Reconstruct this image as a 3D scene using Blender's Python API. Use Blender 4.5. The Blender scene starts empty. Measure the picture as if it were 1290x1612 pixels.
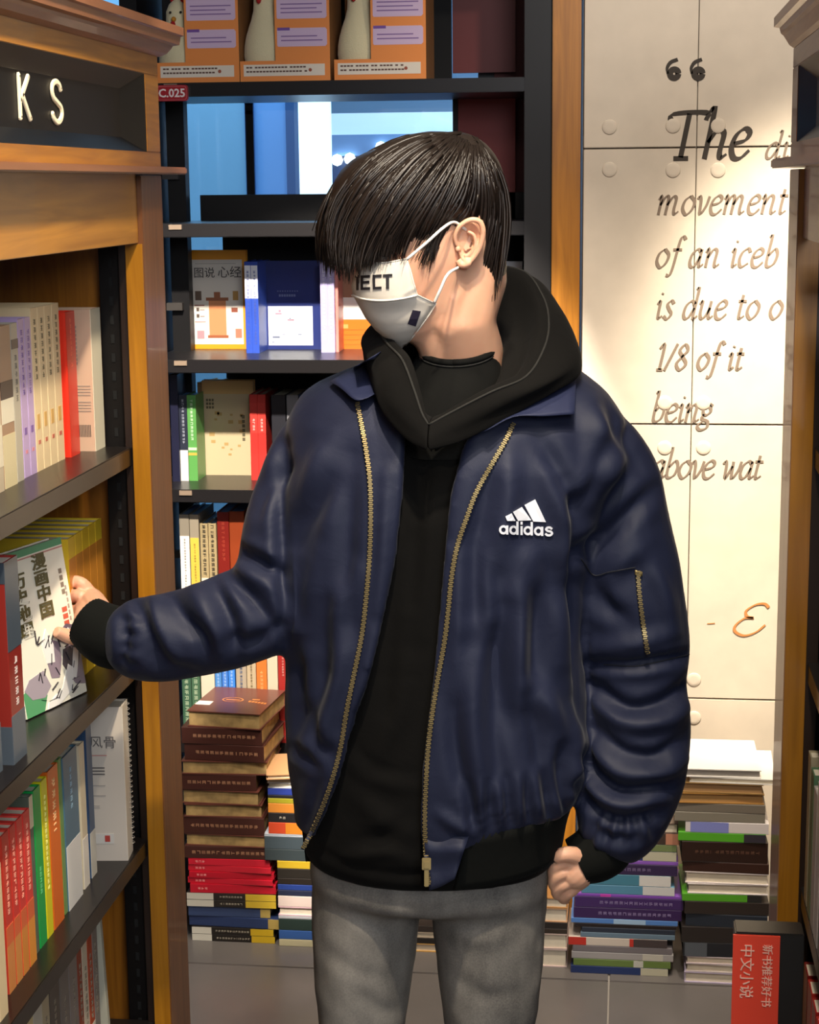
import bpy, bmesh, math, random
import numpy as np
from math import sin, cos, radians, pi, exp
from mathutils import Vector, Matrix, Euler
random.seed(7); np.random.seed(7)
S = bpy.context.scene; COL = S.collection

# ------------------------------------------------------------------ camera
EYE = np.array([0, 0, 1.73]); FPX = 2795.0
PITCH, YAW, ROLL = radians(10.47), radians(7.0), radians(0.57)
FW = np.array([-sin(YAW)*cos(PITCH), cos(YAW)*cos(PITCH), -sin(PITCH)])
_r = np.array([cos(YAW), sin(YAW), 0]); _u = np.cross(_r, FW)
RT = _r*cos(ROLL) - _u*sin(ROLL); UP = _u*cos(ROLL) + _r*sin(ROLL)
cd = bpy.data.cameras.new('camera'); cam = bpy.data.objects.new('camera', cd); COL.objects.link(cam)
cd.sensor_fit = 'VERTICAL'; cd.sensor_height = 24; cd.lens = FPX/1612*24; cd.clip_start = .05
m = Matrix.Identity(4)
for i in range(3):
    m[i][0] = RT[i]; m[i][1] = UP[i]; m[i][2] = -FW[i]; m[i][3] = EYE[i]
cam.matrix_world = m; S.camera = cam

# ------------------------------------------------------------------ world, lights, exposure
S.view_settings.view_transform = 'Standard'; S.view_settings.look = 'None'
S.view_settings.gamma = 1; S.view_settings.use_curve_mapping = False
S.view_settings.exposure = 0.0
w = bpy.data.worlds.new('world'); S.world = w; w.use_nodes = True
w.node_tree.nodes['Background'].inputs[0].default_value = (.95, .93, 1.0, 1)
w.node_tree.nodes['Background'].inputs[1].default_value = .30

def spot(name, loc, to, watt, col=(1, .86, .68), angle=60, blend=.5, size=.04):
    l = bpy.data.lights.new(name, 'SPOT'); l.energy = watt; l.color = col
    l.spot_size = radians(angle); l.spot_blend = blend; l.shadow_soft_size = size
    o = bpy.data.objects.new(name, l); COL.objects.link(o); o.location = loc
    o.rotation_euler = (Vector(to)-Vector(loc)).to_track_quat('-Z', 'Y').to_euler(); return o
def area(name, loc, to, watt, sx, sy, col=(1, .93, .85)):
    l = bpy.data.lights.new(name, 'AREA'); l.shape = 'RECTANGLE'; l.size = sx; l.size_y = sy
    l.energy = watt; l.color = col
    o = bpy.data.objects.new(name, l); COL.objects.link(o); o.location = loc
    o.rotation_euler = (Vector(to)-Vector(loc)).to_track_quat('-Z', 'Y').to_euler(); return o
SPOTS = [  # ceiling spots of the shop and one added for the right bookcase: (location, target, watt, colour, cone, blend)
    ((.44, 3.00, 2.95), (.40, 4.0, 1.20), 620, (1, .88, .70), 30, .9),
    ((.25, 2.80, 2.95), (.10, 4.0, 1.50), 80, (1, .88, .74), 66, .8),
    ((.22, 2.95, 2.95), (.16, 3.85, .3), 120, (1, .86, .68), 50, .8),
    ((-.62, 2.00, 2.92), (-.70, 4.1, .93), 760, (1, .90, .78), 30, .12),
    ((-.42, 2.90, 2.95), (-.55, 3.9, .6), 90, (1, .88, .74), 50, .6),
    ((-.10, 1.35, 2.95), (-.80, 2.0, 1.0), 190, (1, .86, .66), 60, .6),
    ((-.15, 2.05, 2.95), (-.85, 2.60, 1.1), 70, (1, .86, .66), 60, .6),
    ((.02, 1.10, 2.95), (.30, 2.70, 1.0), 80, (1, .88, .70), 40, .8),  # added spot that brightens the right post and the person
    ((.10, 1.50, 2.95), (-.15, 2.35, 1.3), 30, (1, .93, .86), 60, .8),
]
for i, a in enumerate(SPOTS): spot('ceiling_spot', a[0], a[1], a[2], a[3], a[4], a[5])
area('ceiling_fill_light', (.25, .9, 2.93), (.0, 1.8, 1.2), 16, .9, .6, (1, .95, .90))  # added ambient fill under the ceiling, no panel there
area('cool_key_light', (.9, -1.2, 2.5), (-.2, 2.3, 1.2), 54, 1.0, 1.0, (.88, .93, 1.0))  # cool key from the upper right behind the camera, source unseen
area('mall_light', (-1.2, 6.2, 2.9), (-1.2, 6.4, 0), 110, 3.0, 2.6, (.55, .78, 1.0))
area('mall_light', (.5, 11.0, 3.2), (-1.5, 12, 1.5), 200, 4.0, 3.0, (.72, .86, 1.0))

# ------------------------------------------------------------------ helpers
def ray(x, y): return FW + RT*(x-645)/FPX + UP*(806-y)/FPX
def onX(x, y, X): d = ray(x, y); return EYE + d*X/d[0]
def onY(x, y, Y): d = ray(x, y); return EYE + d*Y/d[1]
def onZ(x, y, Z): d = ray(x, y); return EYE + d*(Z-EYE[2])/d[2]
def lin(c): return tuple(((v/12.92) if v <= .04045 else ((v+.055)/1.055)**2.4) for v in c)
def hexc(h): return lin(tuple(int(h[i:i+2], 16)/255 for i in (0, 2, 4)))
_M = {}
def mat(h, rough=.5, metal=0, noise=0.0, scale=30, coat=0, bump=0, spec=.5, sheen=0, emit=0):
    key = (h, rough, metal, noise, scale, coat, bump, spec, sheen, emit)
    if key in _M: return _M[key]
    m = bpy.data.materials.new('m_'+h); m.use_nodes = True; nt = m.node_tree
    b = nt.nodes['Principled BSDF']; c = hexc(h)
    b.inputs['Roughness'].default_value = rough; b.inputs['Metallic'].default_value = metal
    b.inputs['Specular IOR Level'].default_value = spec
    b.inputs['Base Color'].default_value = (*c, 1)
    if coat: b.inputs['Coat Weight'].default_value = coat
    if sheen: b.inputs['Sheen Weight'].default_value = sheen
    if emit:
        b.inputs['Emission Color'].default_value = (*c, 1); b.inputs['Emission Strength'].default_value = emit
    if noise or bump:
        tc = nt.nodes.new('ShaderNodeTexCoord'); n = nt.nodes.new('ShaderNodeTexNoise')
        n.inputs['Scale'].default_value = scale; n.inputs['Detail'].default_value = 5
        nt.links.new(tc.outputs['Object'], n.inputs['Vector'])
        if noise:
            r = nt.nodes.new('ShaderNodeValToRGB')
            r.color_ramp.elements[0].position = .3; r.color_ramp.elements[1].position = .7
            r.color_ramp.elements[0].color = (*[v*(1-noise) for v in c], 1)
            r.color_ramp.elements[1].color = (*[min(1, v*(1+noise)) for v in c], 1)
            nt.links.new(n.outputs['Fac'], r.inputs[0]); nt.links.new(r.outputs[0], b.inputs['Base Color'])
        if bump:
            bp = nt.nodes.new('ShaderNodeBump'); bp.inputs['Strength'].default_value = bump
            bp.inputs['Distance'].default_value = .002
            nt.links.new(n.outputs['Fac'], bp.inputs['Height']); nt.links.new(bp.outputs[0], b.inputs['Normal'])
    _M[key] = m; return m
def wood(h1, h2, axis='Z', rough=.38, scale=9):
    key = (h1, h2, axis, rough, scale)
    if key in _M: return _M[key]
    m = bpy.data.materials.new('m_wood'); m.use_nodes = True; nt = m.node_tree; b = nt.nodes['Principled BSDF']
    tc = nt.nodes.new('ShaderNodeTexCoord'); mp = nt.nodes.new('ShaderNodeMapping')
    s = [scale*2.2]*3; s['XYZ'.index(axis)] = scale*.14; mp.inputs['Scale'].default_value = s
    n = nt.nodes.new('ShaderNodeTexNoise'); n.inputs['Scale'].default_value = 2.2; n.inputs['Detail'].default_value = 7
    n.inputs['Distortion'].default_value = 1.6
    r = nt.nodes.new('ShaderNodeValToRGB'); r.color_ramp.elements[0].position = .32; r.color_ramp.elements[1].position = .68
    r.color_ramp.elements[0].color = (*hexc(h1), 1); r.color_ramp.elements[1].color = (*hexc(h2), 1)
    nt.links.new(tc.outputs['Object'], mp.inputs[0]); nt.links.new(mp.outputs[0], n.inputs['Vector'])
    nt.links.new(n.outputs['Fac'], r.inputs[0]); nt.links.new(r.outputs[0], b.inputs['Base Color'])
    b.inputs['Roughness'].default_value = rough; b.inputs['Coat Weight'].default_value = .15
    _M[key] = m; return m

class MB:
    def __init__(s): s.v = []; s.f = []
    def add(s, vs, fs):
        o = len(s.v); s.v += [tuple(float(c) for c in p) for p in vs]; s.f += [tuple(i+o for i in f) for f in fs]; return s
    def box(s, a, b, M=None):
        x0, y0, z0 = a; x1, y1, z1 = b
        vs = [(x0,y0,z0),(x1,y0,z0),(x1,y1,z0),(x0,y1,z0),(x0,y0,z1),(x1,y0,z1),(x1,y1,z1),(x0,y1,z1)]
        if M is not None: vs = [tuple(M @ Vector(p)) for p in vs]
        return s.add(vs, [(0,3,2,1),(4,5,6,7),(0,1,5,4),(1,2,6,5),(2,3,7,6),(3,0,4,7)])
    def prism(s, poly, d, M=None, off=0):   # poly in local XZ, extruded along local Y from off to off+d
        n = len(poly); vs = [(x, off, z) for x, z in poly]+[(x, off+d, z) for x, z in poly]
        if M is not None: vs = [tuple(M @ Vector(p)) for p in vs]
        fs = [tuple(range(n)), tuple(range(2*n-1, n-1, -1))]+[((i+1) % n, i, i+n, (i+1) % n+n) for i in range(n)]
        return s.add(vs, fs)
    def loft(s, rings, cap=True, closed=True):
        n = len(rings[0]); vs = [p for r in rings for p in r]; fs = []
        for i in range(len(rings)-1):
            for j in range(n if closed else n-1):
                a = i*n+j; b = i*n+(j+1) % n; fs.append((a, b, b+n, a+n))
        if cap: fs += [tuple(range(n-1, -1, -1)), tuple(range((len(rings)-1)*n, len(rings)*n))]
        return s.add(vs, fs)
    def tube(s, pts, rad, n=10, cap=True):
        pts = [Vector(p) for p in pts]; rad = [rad]*len(pts) if not hasattr(rad, '__len__') else rad
        rings = []; prev = None
        for i, p in enumerate(pts):
            t = (pts[min(i+1, len(pts)-1)]-pts[max(i-1, 0)]).normalized()
            if prev is None: a = t.orthogonal().normalized()
            else: a = (prev-t*prev.dot(t)).normalized()
            prev = a; b = t.cross(a)
            rings.append([p+(a*cos(2*pi*k/n)+b*sin(2*pi*k/n))*rad[i] for k in range(n)])
        return s.loft(rings, cap)
    def ball(s, c, r, n=12, M=None):
        r = (r, r, r) if not hasattr(r, '__len__') else r; vs = []; fs = []
        for i in range(n//2+1):
            for j in range(n):
                t = pi*i/(n//2); p = 2*pi*j/n; v = Vector((sin(t)*cos(p)*r[0], sin(t)*sin(p)*r[1], cos(t)*r[2]))
                if M is not None: v = M @ v
                vs.append(Vector(c)+v)
        for i in range(n//2):
            for j in range(n): fs.append((i*n+j, (i+1)*n+j, (i+1)*n+(j+1) % n, i*n+(j+1) % n))
        return s.add(vs, fs)
    def build(s, name, m=None, parent=None, smooth=False, bevel=0, weld=False):
        me = bpy.data.meshes.new(name); me.from_pydata(s.v, [], s.f)
        if weld or smooth or bevel:
            bm = bmesh.new(); bm.from_mesh(me)
            if weld: bmesh.ops.remove_doubles(bm, verts=bm.verts, dist=1e-5)
            bmesh.ops.recalc_face_normals(bm, faces=bm.faces)
            if bevel: bmesh.ops.bevel(bm, geom=[e for e in bm.edges if len(e.link_faces) == 2 and e.calc_face_angle(0) > .6], offset=bevel, segments=2, affect='EDGES', clamp_overlap=True)
            bm.to_mesh(me); bm.free()
        me.validate(); me.update()
        if smooth: me.shade_smooth()
        o = bpy.data.objects.new(name, me); COL.objects.link(o)
        if m: me.materials.append(m)
        if parent: o.parent = parent
        return o
def tag(o, label=None, cat=None, group=None, kind=None):
    for k, v in (('label', label), ('category', cat), ('group', group), ('kind', kind)):
        if v: o[k] = v
    return o
def thing(name, label, cat, loc=(0,0,0), rz=0, group=None):
    o = bpy.data.objects.new(name, None); COL.objects.link(o); o.location = loc; o.rotation_euler = (0,0,rz)
    o.empty_display_size = .05
    return tag(o, label, cat, group)
def struct(o): o['kind'] = 'structure'; return o

def text_mesh(name, s, size, m, parent, M, extrude=.0004, align='CENTER', space=1, vertical=False, bold=0):
    """flat lettering: text curve turned into a mesh; M maps text XY plane to the parent's space"""
    if vertical: s = '\n'.join(s)
    c = bpy.data.curves.new('t', 'FONT'); c.body = s; c.size = size; c.extrude = extrude; c.align_x = align
    c.space_character = space; c.resolution_u = 2; c.offset = bold
    if vertical: c.space_line = .98
    t = bpy.data.objects.new('t', c); COL.objects.link(t)
    dg = bpy.context.evaluated_depsgraph_get(); me = bpy.data.meshes.new_from_object(t.evaluated_get(dg))
    bpy.data.objects.remove(t); bpy.data.curves.remove(c)
    me.transform(M); me.materials.clear(); me.materials.append(m); me.name = name
    o = bpy.data.objects.new(name, me); COL.objects.link(o); o.parent = parent; return o
def onto(origin, xdir, zdir):
    """matrix that maps text x -> xdir, text y -> zdir"""
    x = Vector(xdir).normalized(); y = Vector(zdir).normalized(); n = x.cross(y)
    M = Matrix.Identity(4)
    for i in range(3): M[i][0] = x[i]; M[i][1] = y[i]; M[i][2] = n[i]; M[i][3] = origin[i]
    return M
def smoothpath(pts, k=6):
    """Catmull-Rom through 2-D/3-D points"""
    P = [np.array(p, float) for p in pts]
    if len(P) < 3: return P
    P = [2*P[0]-P[1]]+P+[2*P[-1]-P[-2]]; out = []
    for i in range(1, len(P)-2):
        for j in range(k):
            t = j/k; a, b, c, d = P[i-1:i+3]
            out.append(.5*((2*b)+(-a+c)*t+(2*a-5*b+4*c-d)*t*t+(-a+3*b-3*c+d)*t**3))
    out.append(P[-2]); return out
def pen(mb, path, thin, thick, nib, M, d=.001, smooth=True):
    """one broad-nib pen stroke as a thin raised ribbon"""
    P = smoothpath(path, 5) if smooth else [np.array(p, float) for p in path]
    L = []; Rr = []
    for i, p in enumerate(P):
        t = P[min(i+1, len(P)-1)]-P[max(i-1, 0)]; t = t/(np.linalg.norm(t)+1e-9)
        a = math.atan2(t[1], t[0]); wd = (thin+(thick-thin)*abs(sin(a-nib)))/2; n = np.array([-t[1], t[0]])
        L.append(p+n*wd); Rr.append(p-n*wd)
    n = len(P); vs = [M @ Vector((q[0], q[1], d)) for q in L]+[M @ Vector((q[0], q[1], d)) for q in Rr]
    vs += [M @ Vector((q[0], q[1], 0)) for q in L]+[M @ Vector((q[0], q[1], 0)) for q in Rr]
    fs = []
    for i in range(n-1):
        fs += [(n+i, n+i+1, i+1, i), (i, i+1, 2*n+i+1, 2*n+i), (n+i+1, n+i, 3*n+i, 3*n+i+1)]
    mb.add(vs, fs)

# ------------------------------------------------------------------ the setting
YB = 4.0          # front of the back bookcase and of the stone wall
ZS = [1.958, 1.646, 1.336, 1.032, .727, .42]      # tops of the back shelves
floor_base = struct(MB().box((-2.2, -2, -.06), (1.6, 4.6, -.012)).build('floor', mat('3a3838', .8)))
tile_me = MB().box((-.298, -.298, -.012), (.298, .298, 0)).build('tile', mat('6f6a68', .28, noise=.10, scale=5), floor_base, bevel=.0015)
first = True
for i in range(-3, 3):
    for j in range(-4, 3):
        cx, cy = -.02+.3+.6*i, 3.68-.3-.6*j*1.0
        if cy > 4.35 or cy < -1.9 or cx > 1.6: continue
        if first: tile_me.location = (cx, cy, 0); first = False
        else:
            c = tile_me.copy(); c.location = (cx, cy, 0); COL.objects.link(c)
cg = MB().box((-2.2, -2, -.0125), (1.6, 4.6, -.004)).build('grout', mat('a19a92', .8), floor_base); cg['kind'] = 'stuff'
ceil = struct(MB().box((-2.2, -2, 3.0), (1.6, 4.6, 3.06)).build('ceiling', mat('b9b2a8', .9)))
for a in SPOTS:
    t = thing('ceiling_spotlight', 'black ceiling spotlight '+('over the wall lettering', 'over the stone wall centre', 'over the stacks by the stone wall', 'over the left aisle, aimed at the back shelves', 'over the floor stacks', 'over the aisle, aimed at the near left shelves', 'over the aisle, aimed at the far left shelves', 'over the aisle, added to brighten the right bookcase', 'above the person')[SPOTS.index(a)], 'spotlight', (a[0][0], a[0][1], 3.0), group='ceiling spotlights')
    d = (Vector(a[1])-Vector(a[0])).normalized(); M = d.to_track_quat('Z', 'Y').to_matrix()
    c = Vector((0, 0, -.05))
    MB().tube([(0, 0, 0), (0, 0, -.03)], .03, 10).build('mount', mat('1a1a1a'), t)
    rings = []
    for zz, rr in ((-.06, .02), (-.055, .035), (.02, .038), (.02, .032), (-.01, .03)):
        rings.append([c - d*.03 + M @ Vector((cos(k*pi/6)*rr, sin(k*pi/6)*rr, zz)) for k in range(12)])
    MB().loft(rings, cap=False).build('spotlight_head', mat('1a1a1a'), t, smooth=True)

# stone feature wall with panels, plugs and a quotation with its carved shade put into the ink
wall = struct(MB().box((-.10, 4.012, 0), (1.6, 4.16, 3.0)).build('wall_back', mat('8b8378', .9)))
stone = mat('d3c6b4', .75, noise=.05, scale=14, bump=.25)
xs = [-.098, .148, .60, 1.05, 1.6]; zs = [0, .556, 1.193, 1.802, 2.42, 3.0]
for i in range(4):
    for j in range(5):
        MB().box((xs[i]+.0012, YB, zs[j]+.0016), (xs[i+1]-.0012, 4.014, zs[j+1]-.0016)).build('stone_panel', stone, wall, bevel=.0012)
plug = None
for (px, py) in [(960, 200), (960, 267), (1060, 198), (1060, 268), (1131, 198), (1131, 268), (1047, 634), (1047, 705), (1108, 634), (1108, 705),
                 (1093, 1070), (1093, 1130)]:
    p = onY(px, py, YB)
    if plug is None:
        rings = [[(cos(k*pi/9)*r, -d, sin(k*pi/9)*r) for k in range(18)] for r, d in ((.0165, -.002), (.0165, .0008), (.0150, .0018), (.008, .0022))]
        plug = MB().loft(rings).build('plug', stone, wall, smooth=True); q = plug
    else: q = plug.copy(); COL.objects.link(q)
    q.location = (p[0], YB, p[2])

# italic letters written with a broad nib; unit = x-height, baseline at 0
G = {
 'T': (1.35, [[(-.05,1.25),(.02,1.52),(1.25,1.55),(1.30,1.30)], [(.62,1.52),(.62,.06)], [(.35,.03),(.92,.03)]]),
 'h': (1.02, [[(.02,1.58),(.17,1.64),(.17,0)], [(.17,.55),(.45,.95),(.72,.85),(.70,.25),(.78,.04),(.98,.16)]]),
 'e': (.86, [[(.14,.50),(.55,.62),(.66,.86),(.45,1.0),(.18,.80),(.08,.40),(.22,.05),(.50,.02),(.78,.28)]]),
 'd': (1.0, [[(.68,.80),(.45,.98),(.16,.75),(.08,.30),(.22,.03),(.45,.12),(.68,.60)], [(.58,1.6),(.72,1.62),(.70,.20),(.78,.03),(.96,.18)]]),
 'i': (.50, [[(.03,.80),(.18,.97),(.20,.25),(.27,.04),(.46,.18)], [(.20,1.34),(.23,1.42)]]),
 'm': (1.50, [[(.0,.80),(.14,.97),(.15,0)], [(.15,.50),(.38,.95),(.58,.88),(.58,0)], [(.58,.50),(.84,.95),(1.06,.86),(1.05,.25),(1.14,.04),(1.36,.18)]]),
 'o': (.92, [[(.45,1.0),(.16,.75),(.10,.32),(.38,0),(.68,.25),(.76,.68),(.45,1.0)]]),
 'v': (.85, [[(.0,.82),(.12,.97),(.24,.70),(.34,.02),(.62,.45),(.72,.96)]]),
 'n': (1.04, [[(.0,.80),(.14,.97),(.15,0)], [(.15,.50),(.42,.95),(.66,.86),(.65,.25),(.74,.04),(.96,.18)]]),
 't': (.60, [[(.22,1.30),(.20,.28),(.28,.03),(.54,.18)], [(.0,.96),(.50,.96)]]),
 'f': (.62, [[(.70,1.50),(.52,1.66),(.36,1.40),(.26,.0),(.14,-.42),(-.08,-.40)], [(.05,.96),(.60,.96)]]),
 'a': (.98, [[(.66,.82),(.45,.98),(.16,.75),(.08,.30),(.22,.03),(.45,.12),(.66,.60)], [(.68,.98),(.66,.25),(.74,.04),(.94,.18)]]),
 'c': (.78, [[(.66,.80),(.48,1.0),(.18,.80),(.08,.38),(.26,.02),(.66,.22)]]),
 'b': (.92, [[(.02,1.58),(.16,1.64),(.14,.30),(.30,.02),(.62,.20),(.72,.66),(.52,.97),(.16,.60)]]),
 's': (.70, [[(.56,.84),(.38,1.0),(.18,.80),(.34,.52),(.52,.28),(.32,.0),(.06,.16)]]),
 'u': (1.02, [[(.0,.80),(.14,.97),(.14,.30),(.28,.02),(.50,.18),(.68,.60)], [(.68,.97),(.66,.25),(.76,.04),(.96,.18)]]),
 'w': (1.28, [[(.0,.82),(.12,.97),(.22,.70),(.30,.02),(.60,.70)], [(.60,.95),(.70,.02),(1.0,.45),(1.10,.96)]]),
 'g': (.90, [[(.70,.90),(.42,1.0),(.16,.80),(.22,.46),(.46,.42),(.64,.66),(.42,1.0)], [(.26,.44),(.18,.20),(.60,.02),(.58,-.32),(.20,-.42),(.0,-.20),(.26,.05)]]),
 '1': (.72, [[(.10,1.25),(.36,1.48),(.36,.0)], [(.16,.0),(.58,.0)]]),
 '/': (.62, [[(-.02,-.05),(.52,1.55)]]),
 '8': (.92, [[(.40,.80),(.14,1.15),(.42,1.50),(.68,1.18),(.40,.80),(.10,.36),(.40,0),(.74,.36),(.40,.80)]]),
 '-': (.60, [[(.08,.45),(.46,.45)]]),
 ' ': (.55, []),
}
def write(mb, s, px, py, xh, thin, thick, track=1.0, shear=.24, hz=1.0):
    p = onY(px, py, YB); x = 0; sc = xh/690.0
    M = onto((p[0], YB-.0002, p[2]), (1, 0, 0), (0, 0, 1))
    for ch in s:
        wd, st = G[ch]
        for path in st:
            pen(mb, [((x+a+b*shear)*sc*hz, b*sc) for a, b in path], thin*sc, thick*sc, radians(35), M, d=.0012)
        x += wd*track
dark = mat('3b342e', .8); brown = mat('7c6c5e', .8)  # shade of the carving put into the colour; paler brown where light washes it
mb = MB(); write(mb, 'The', 1046, 251, 44, .07, .22, 1.02, .22, .88)
tag(mb.build('lettering', dark, wall), 'large dark italic word')
mb = MB()
for k in (0, 1):      # opening quotation marks
    for (dx, dz, r) in [(0, 0, .0105)]:
        p = onY(1062+k*38, 116, YB); M = onto((p[0], YB-.0002, p[2]), (1, 0, 0), (0, 0, 1))
        pen(mb, [(.009*cos(t), .009*sin(t)) for t in np.linspace(0, 2*pi, 10)], .013, .013, 0, M)
        pen(mb, [(-.014, .0), (-.0155, .012), (-.008, .024), (.007, .030)], .003, .008, 2.2, M)
mb.build('lettering', dark, wall)
mb = MB()
write(mb, 'di', 1203, 250, 24, .09, .2, 1.0)
write(mb, 'movement', 1033, 338, 28, .06, .20, .99, .24, .86)
write(mb, 'of an iceb', 1030, 421, 28, .06, .20, 1.0, .24, .86)
write(mb, 'is due to o', 1030, 502, 28, .06, .20, .98, .24, .86)
write(mb, '1/8 of it', 1030, 582, 26, .09, .22, 1.0, .24, .86)
write(mb, 'being', 1024, 664, 28, .06, .20, .92, .24, .86)
write(mb, 'above wat', 1024, 752, 28, .06, .20, .86, .24, .88)
mb.build('lettering', brown, wall)
mb = MB()
p = onY(1152, 996, YB); M = onto((p[0], YB-.0002, p[2]), (1, 0, 0), (0, 0, 1)); u = 1/690
pen(mb, [(x*u, y*u) for x, y in [(57,42),(50,48),(36,46),(22,36),(24,27),(34,25),(20,24),(6,12),(6,2),(20,-4),(38,2),(52,14)]], .003, .007, radians(30), M, d=.0015)
pen(mb, [(x*u, y*u) for x, y in [(-38, 14), (-26, 15)]], .002, .003, 0, M)
mb.build('lettering', mat('c8834a', .6), wall)

wz = wood('8f5a14', 'b2741f', 'Z'); wy = wood('8a4f1c', 'a8652a', 'Y'); wzl = wood('9a5a12', 'b8741c', 'Z')
# ---- wooden post between bookcase and stone wall
t = struct(MB().box((-.166, 3.985, 0), (-.104, 4.35, 3.0)).build('trim_1', wz, bevel=.002))
# ---- window behind the back bookcase and the mall beyond
wn = thing('window_1', None, None, (0, 0, 0)); wn['kind'] = 'structure'
glass = bpy.data.materials.new('m_glass'); glass.use_nodes = True; nt = glass.node_tree
for n in list(nt.nodes): nt.nodes.remove(n)
o_ = nt.nodes.new('ShaderNodeOutputMaterial'); mx = nt.nodes.new('ShaderNodeMixShader'); tr = nt.nodes.new('ShaderNodeBsdfTransparent')
gl = nt.nodes.new('ShaderNodeBsdfGlossy'); gl.inputs['Roughness'].default_value = .03; mx.inputs[0].default_value = .07
tr.inputs[0].default_value = (.82, .93, 1, 1)
nt.links.new(tr.outputs[0], mx.inputs[1]); nt.links.new(gl.outputs[0], mx.inputs[2]); nt.links.new(mx.outputs[0], o_.inputs[0])
MB().box((-1.5, 4.395, .1), (-.36, 4.401, 2.7)).build('pane', glass, wn)
fr = MB(); fr.box((-1.6, 4.37, 0), (-.32, 4.43, .1)); fr.box((-1.6, 4.37, 2.7), (-.32, 4.43, 3.0)); fr.box((-1.6, 4.37, .1), (-1.5, 4.43, 2.7)); fr.box((-.36, 4.37, .1), (-.32, 4.43, 2.7))
fr.build('window_frame', mat('16181c', .5), wn)
struct(MB().box((-2.2, 4.37, 0), (-1.6, 4.43, 3.0)).build('wall_left_back', mat('2a2726', .8)))
struct(MB().box((-.32, 4.355, 0), (-.10, 4.43, 3.0)).build('trim_2', mat('5a1512', .6)))
struct(MB().box((-2.26, -2, 0), (-2.2, 4.6, 3.0)).build('wall_left', mat('4a4038', .8)))
struct(MB().box((1.6, -2, 0), (1.66, 4.6, 3.0)).build('wall_right', mat('4a4038', .8)))
# mall corridor
struct(MB().box((-6, 4.6, -.06), (5, 14, 0)).build('floor_mall', mat('a8b4c2', .3)))
cm = struct(MB().box((-6, 4.6, 3.3), (5, 14, 3.36)).build('ceiling_mall', mat('55748f', .8)))
struct(MB().box((-6, 13.9, 0), (5, 14, 3.3)).build('wall_mall', mat('9fc0dc', .7)))
for i in range(9):
    a = MB().box((-.08, -1.1, -.02), (.08, 1.1, 0)).build('light_strip', mat('e8f4ff', .5, emit=1.6), cm)
    a.location = (-3.6+i*.42, 8.9, 3.3); a.rotation_euler = (0, 0, .5)
def slab(name, lab, cat, x0, x1, y, z0, z1, col, th=.06, **kw):
    t = thing(name, lab, cat, ((x0+x1)/2, y, z0))
    h = (x1-x0)/2
    MB().box((-h, 0, 0), (h, th, z1-z0)).build('panel', mat(col, .4, **kw), t)
    MB().box((-h-.03, -.01, 0), (-h, th+.01, z1-z0)).build('edge_frame', mat('3d6190', .4), t)
    MB().box((h, -.01, 0), (h+.03, th+.01, z1-z0)).build('edge_frame', mat('3d6190', .4), t)
    return t
x0 = onY(270, 250, 6.2)[0]; x1 = onY(388, 250, 6.2)[0]; x2 = onY(402, 250, 6.2)[0]; x3 = onY(452, 250, 6.2)[0]
slab('partition', 'pale steel blue mall partition behind the window, left of the dark mullion', 'partition', x0-.3, x1, 6.2, 0, 2.9, '9cc6dd')
slab('partition', 'brighter blue mall partition between two dark mullions', 'partition', x2, x3, 6.2, 0, 2.9, '86b6ec')
x4 = onY(462, 250, 7.6)[0]; x5 = onY(520, 250, 7.6)[0]
t = thing('light_box', 'glowing white light box panel seen through the window', 'light box', ((x4+x5)/2, 7.6, 0)); h = (x5-x4)/2
MB().box((-h, 0, .1), (h, .05, 2.35)).build('lit_face', mat('f2fbff', .5, emit=1.3), t)
MB().box((-h-.03, -.01, 0), (h+.03, .06, .1)).build('base', mat('7f97ad'), t)
pa = onY(520, 260, 10.5); pb = onY(720, 200, 10.5)
t = thing('shop_front', 'distant dark blue shop front with a white fascia across the mall', 'shop front', ((pa[0]+pb[0])/2, 10.5, 0)); h = (pb[0]-pa[0])/2+.3
z1 = onY(600, 212, 10.5)[2]; z2 = onY(600, 178, 10.5)[2]
MB().box((-h, 0, 0), (h, .1, z1-.12)).build('dark_front', mat('33507c', .3), t)
MB().box((-h, -.05, z1), (h, .1, z2)).build('fascia', mat('dff1fa', .5, emit=.55), t)
MB().box((-h, -.08, z1-.12), (h, .1, z1)).build('lower_fascia', mat('7fa3cf', .5), t)
for px, py in ((531, 252), (551, 250), (600, 232), (640, 228), (675, 226), (700, 232)):
    p = onY(px, py, 10.4); b = MB().ball((p[0]-t.location.x, -.1, p[2]), .035, 8).build('lamp', mat('ffffff', .5, emit=4), t)
# ------------------------------------------------------------------ back bookcase
blk = mat('121112', .45, spec=.25); blk2 = mat('1e1d1e', .42, noise=.1, scale=8, spec=.3)
XB0, XB1 = -1.045, -.168
bc = thing('bookcase', 'tall black back bookcase with open shelves behind the person', 'bookcase', (-.6, YB, 0))
def L(o, base=None): return o
def bx(name, a, b, m, par, bevel=0, base=(0,0,0)):
    return MB().box([a[i]-base[i] for i in range(3)], [b[i]-base[i] for i in range(3)]).build(name, m, par, bevel=bevel)
B0 = (-.6, YB, 0)
bx('side_panel', (-.228, YB, 0), (XB1, 4.35, 2.6), blk2, bc, .001, B0)
p0 = onY(262, 220, 4.21)[0]; p1 = onY(290, 220, 4.21)[0]
bx('upright', (p0, 4.21, 0), (p1, 4.25, 2.6), blk, bc, .001, B0)
bx('side_panel', (-1.14, YB+.02, 0), (-1.10, 4.35, 2.6), blk, bc, .001, B0)
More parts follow.
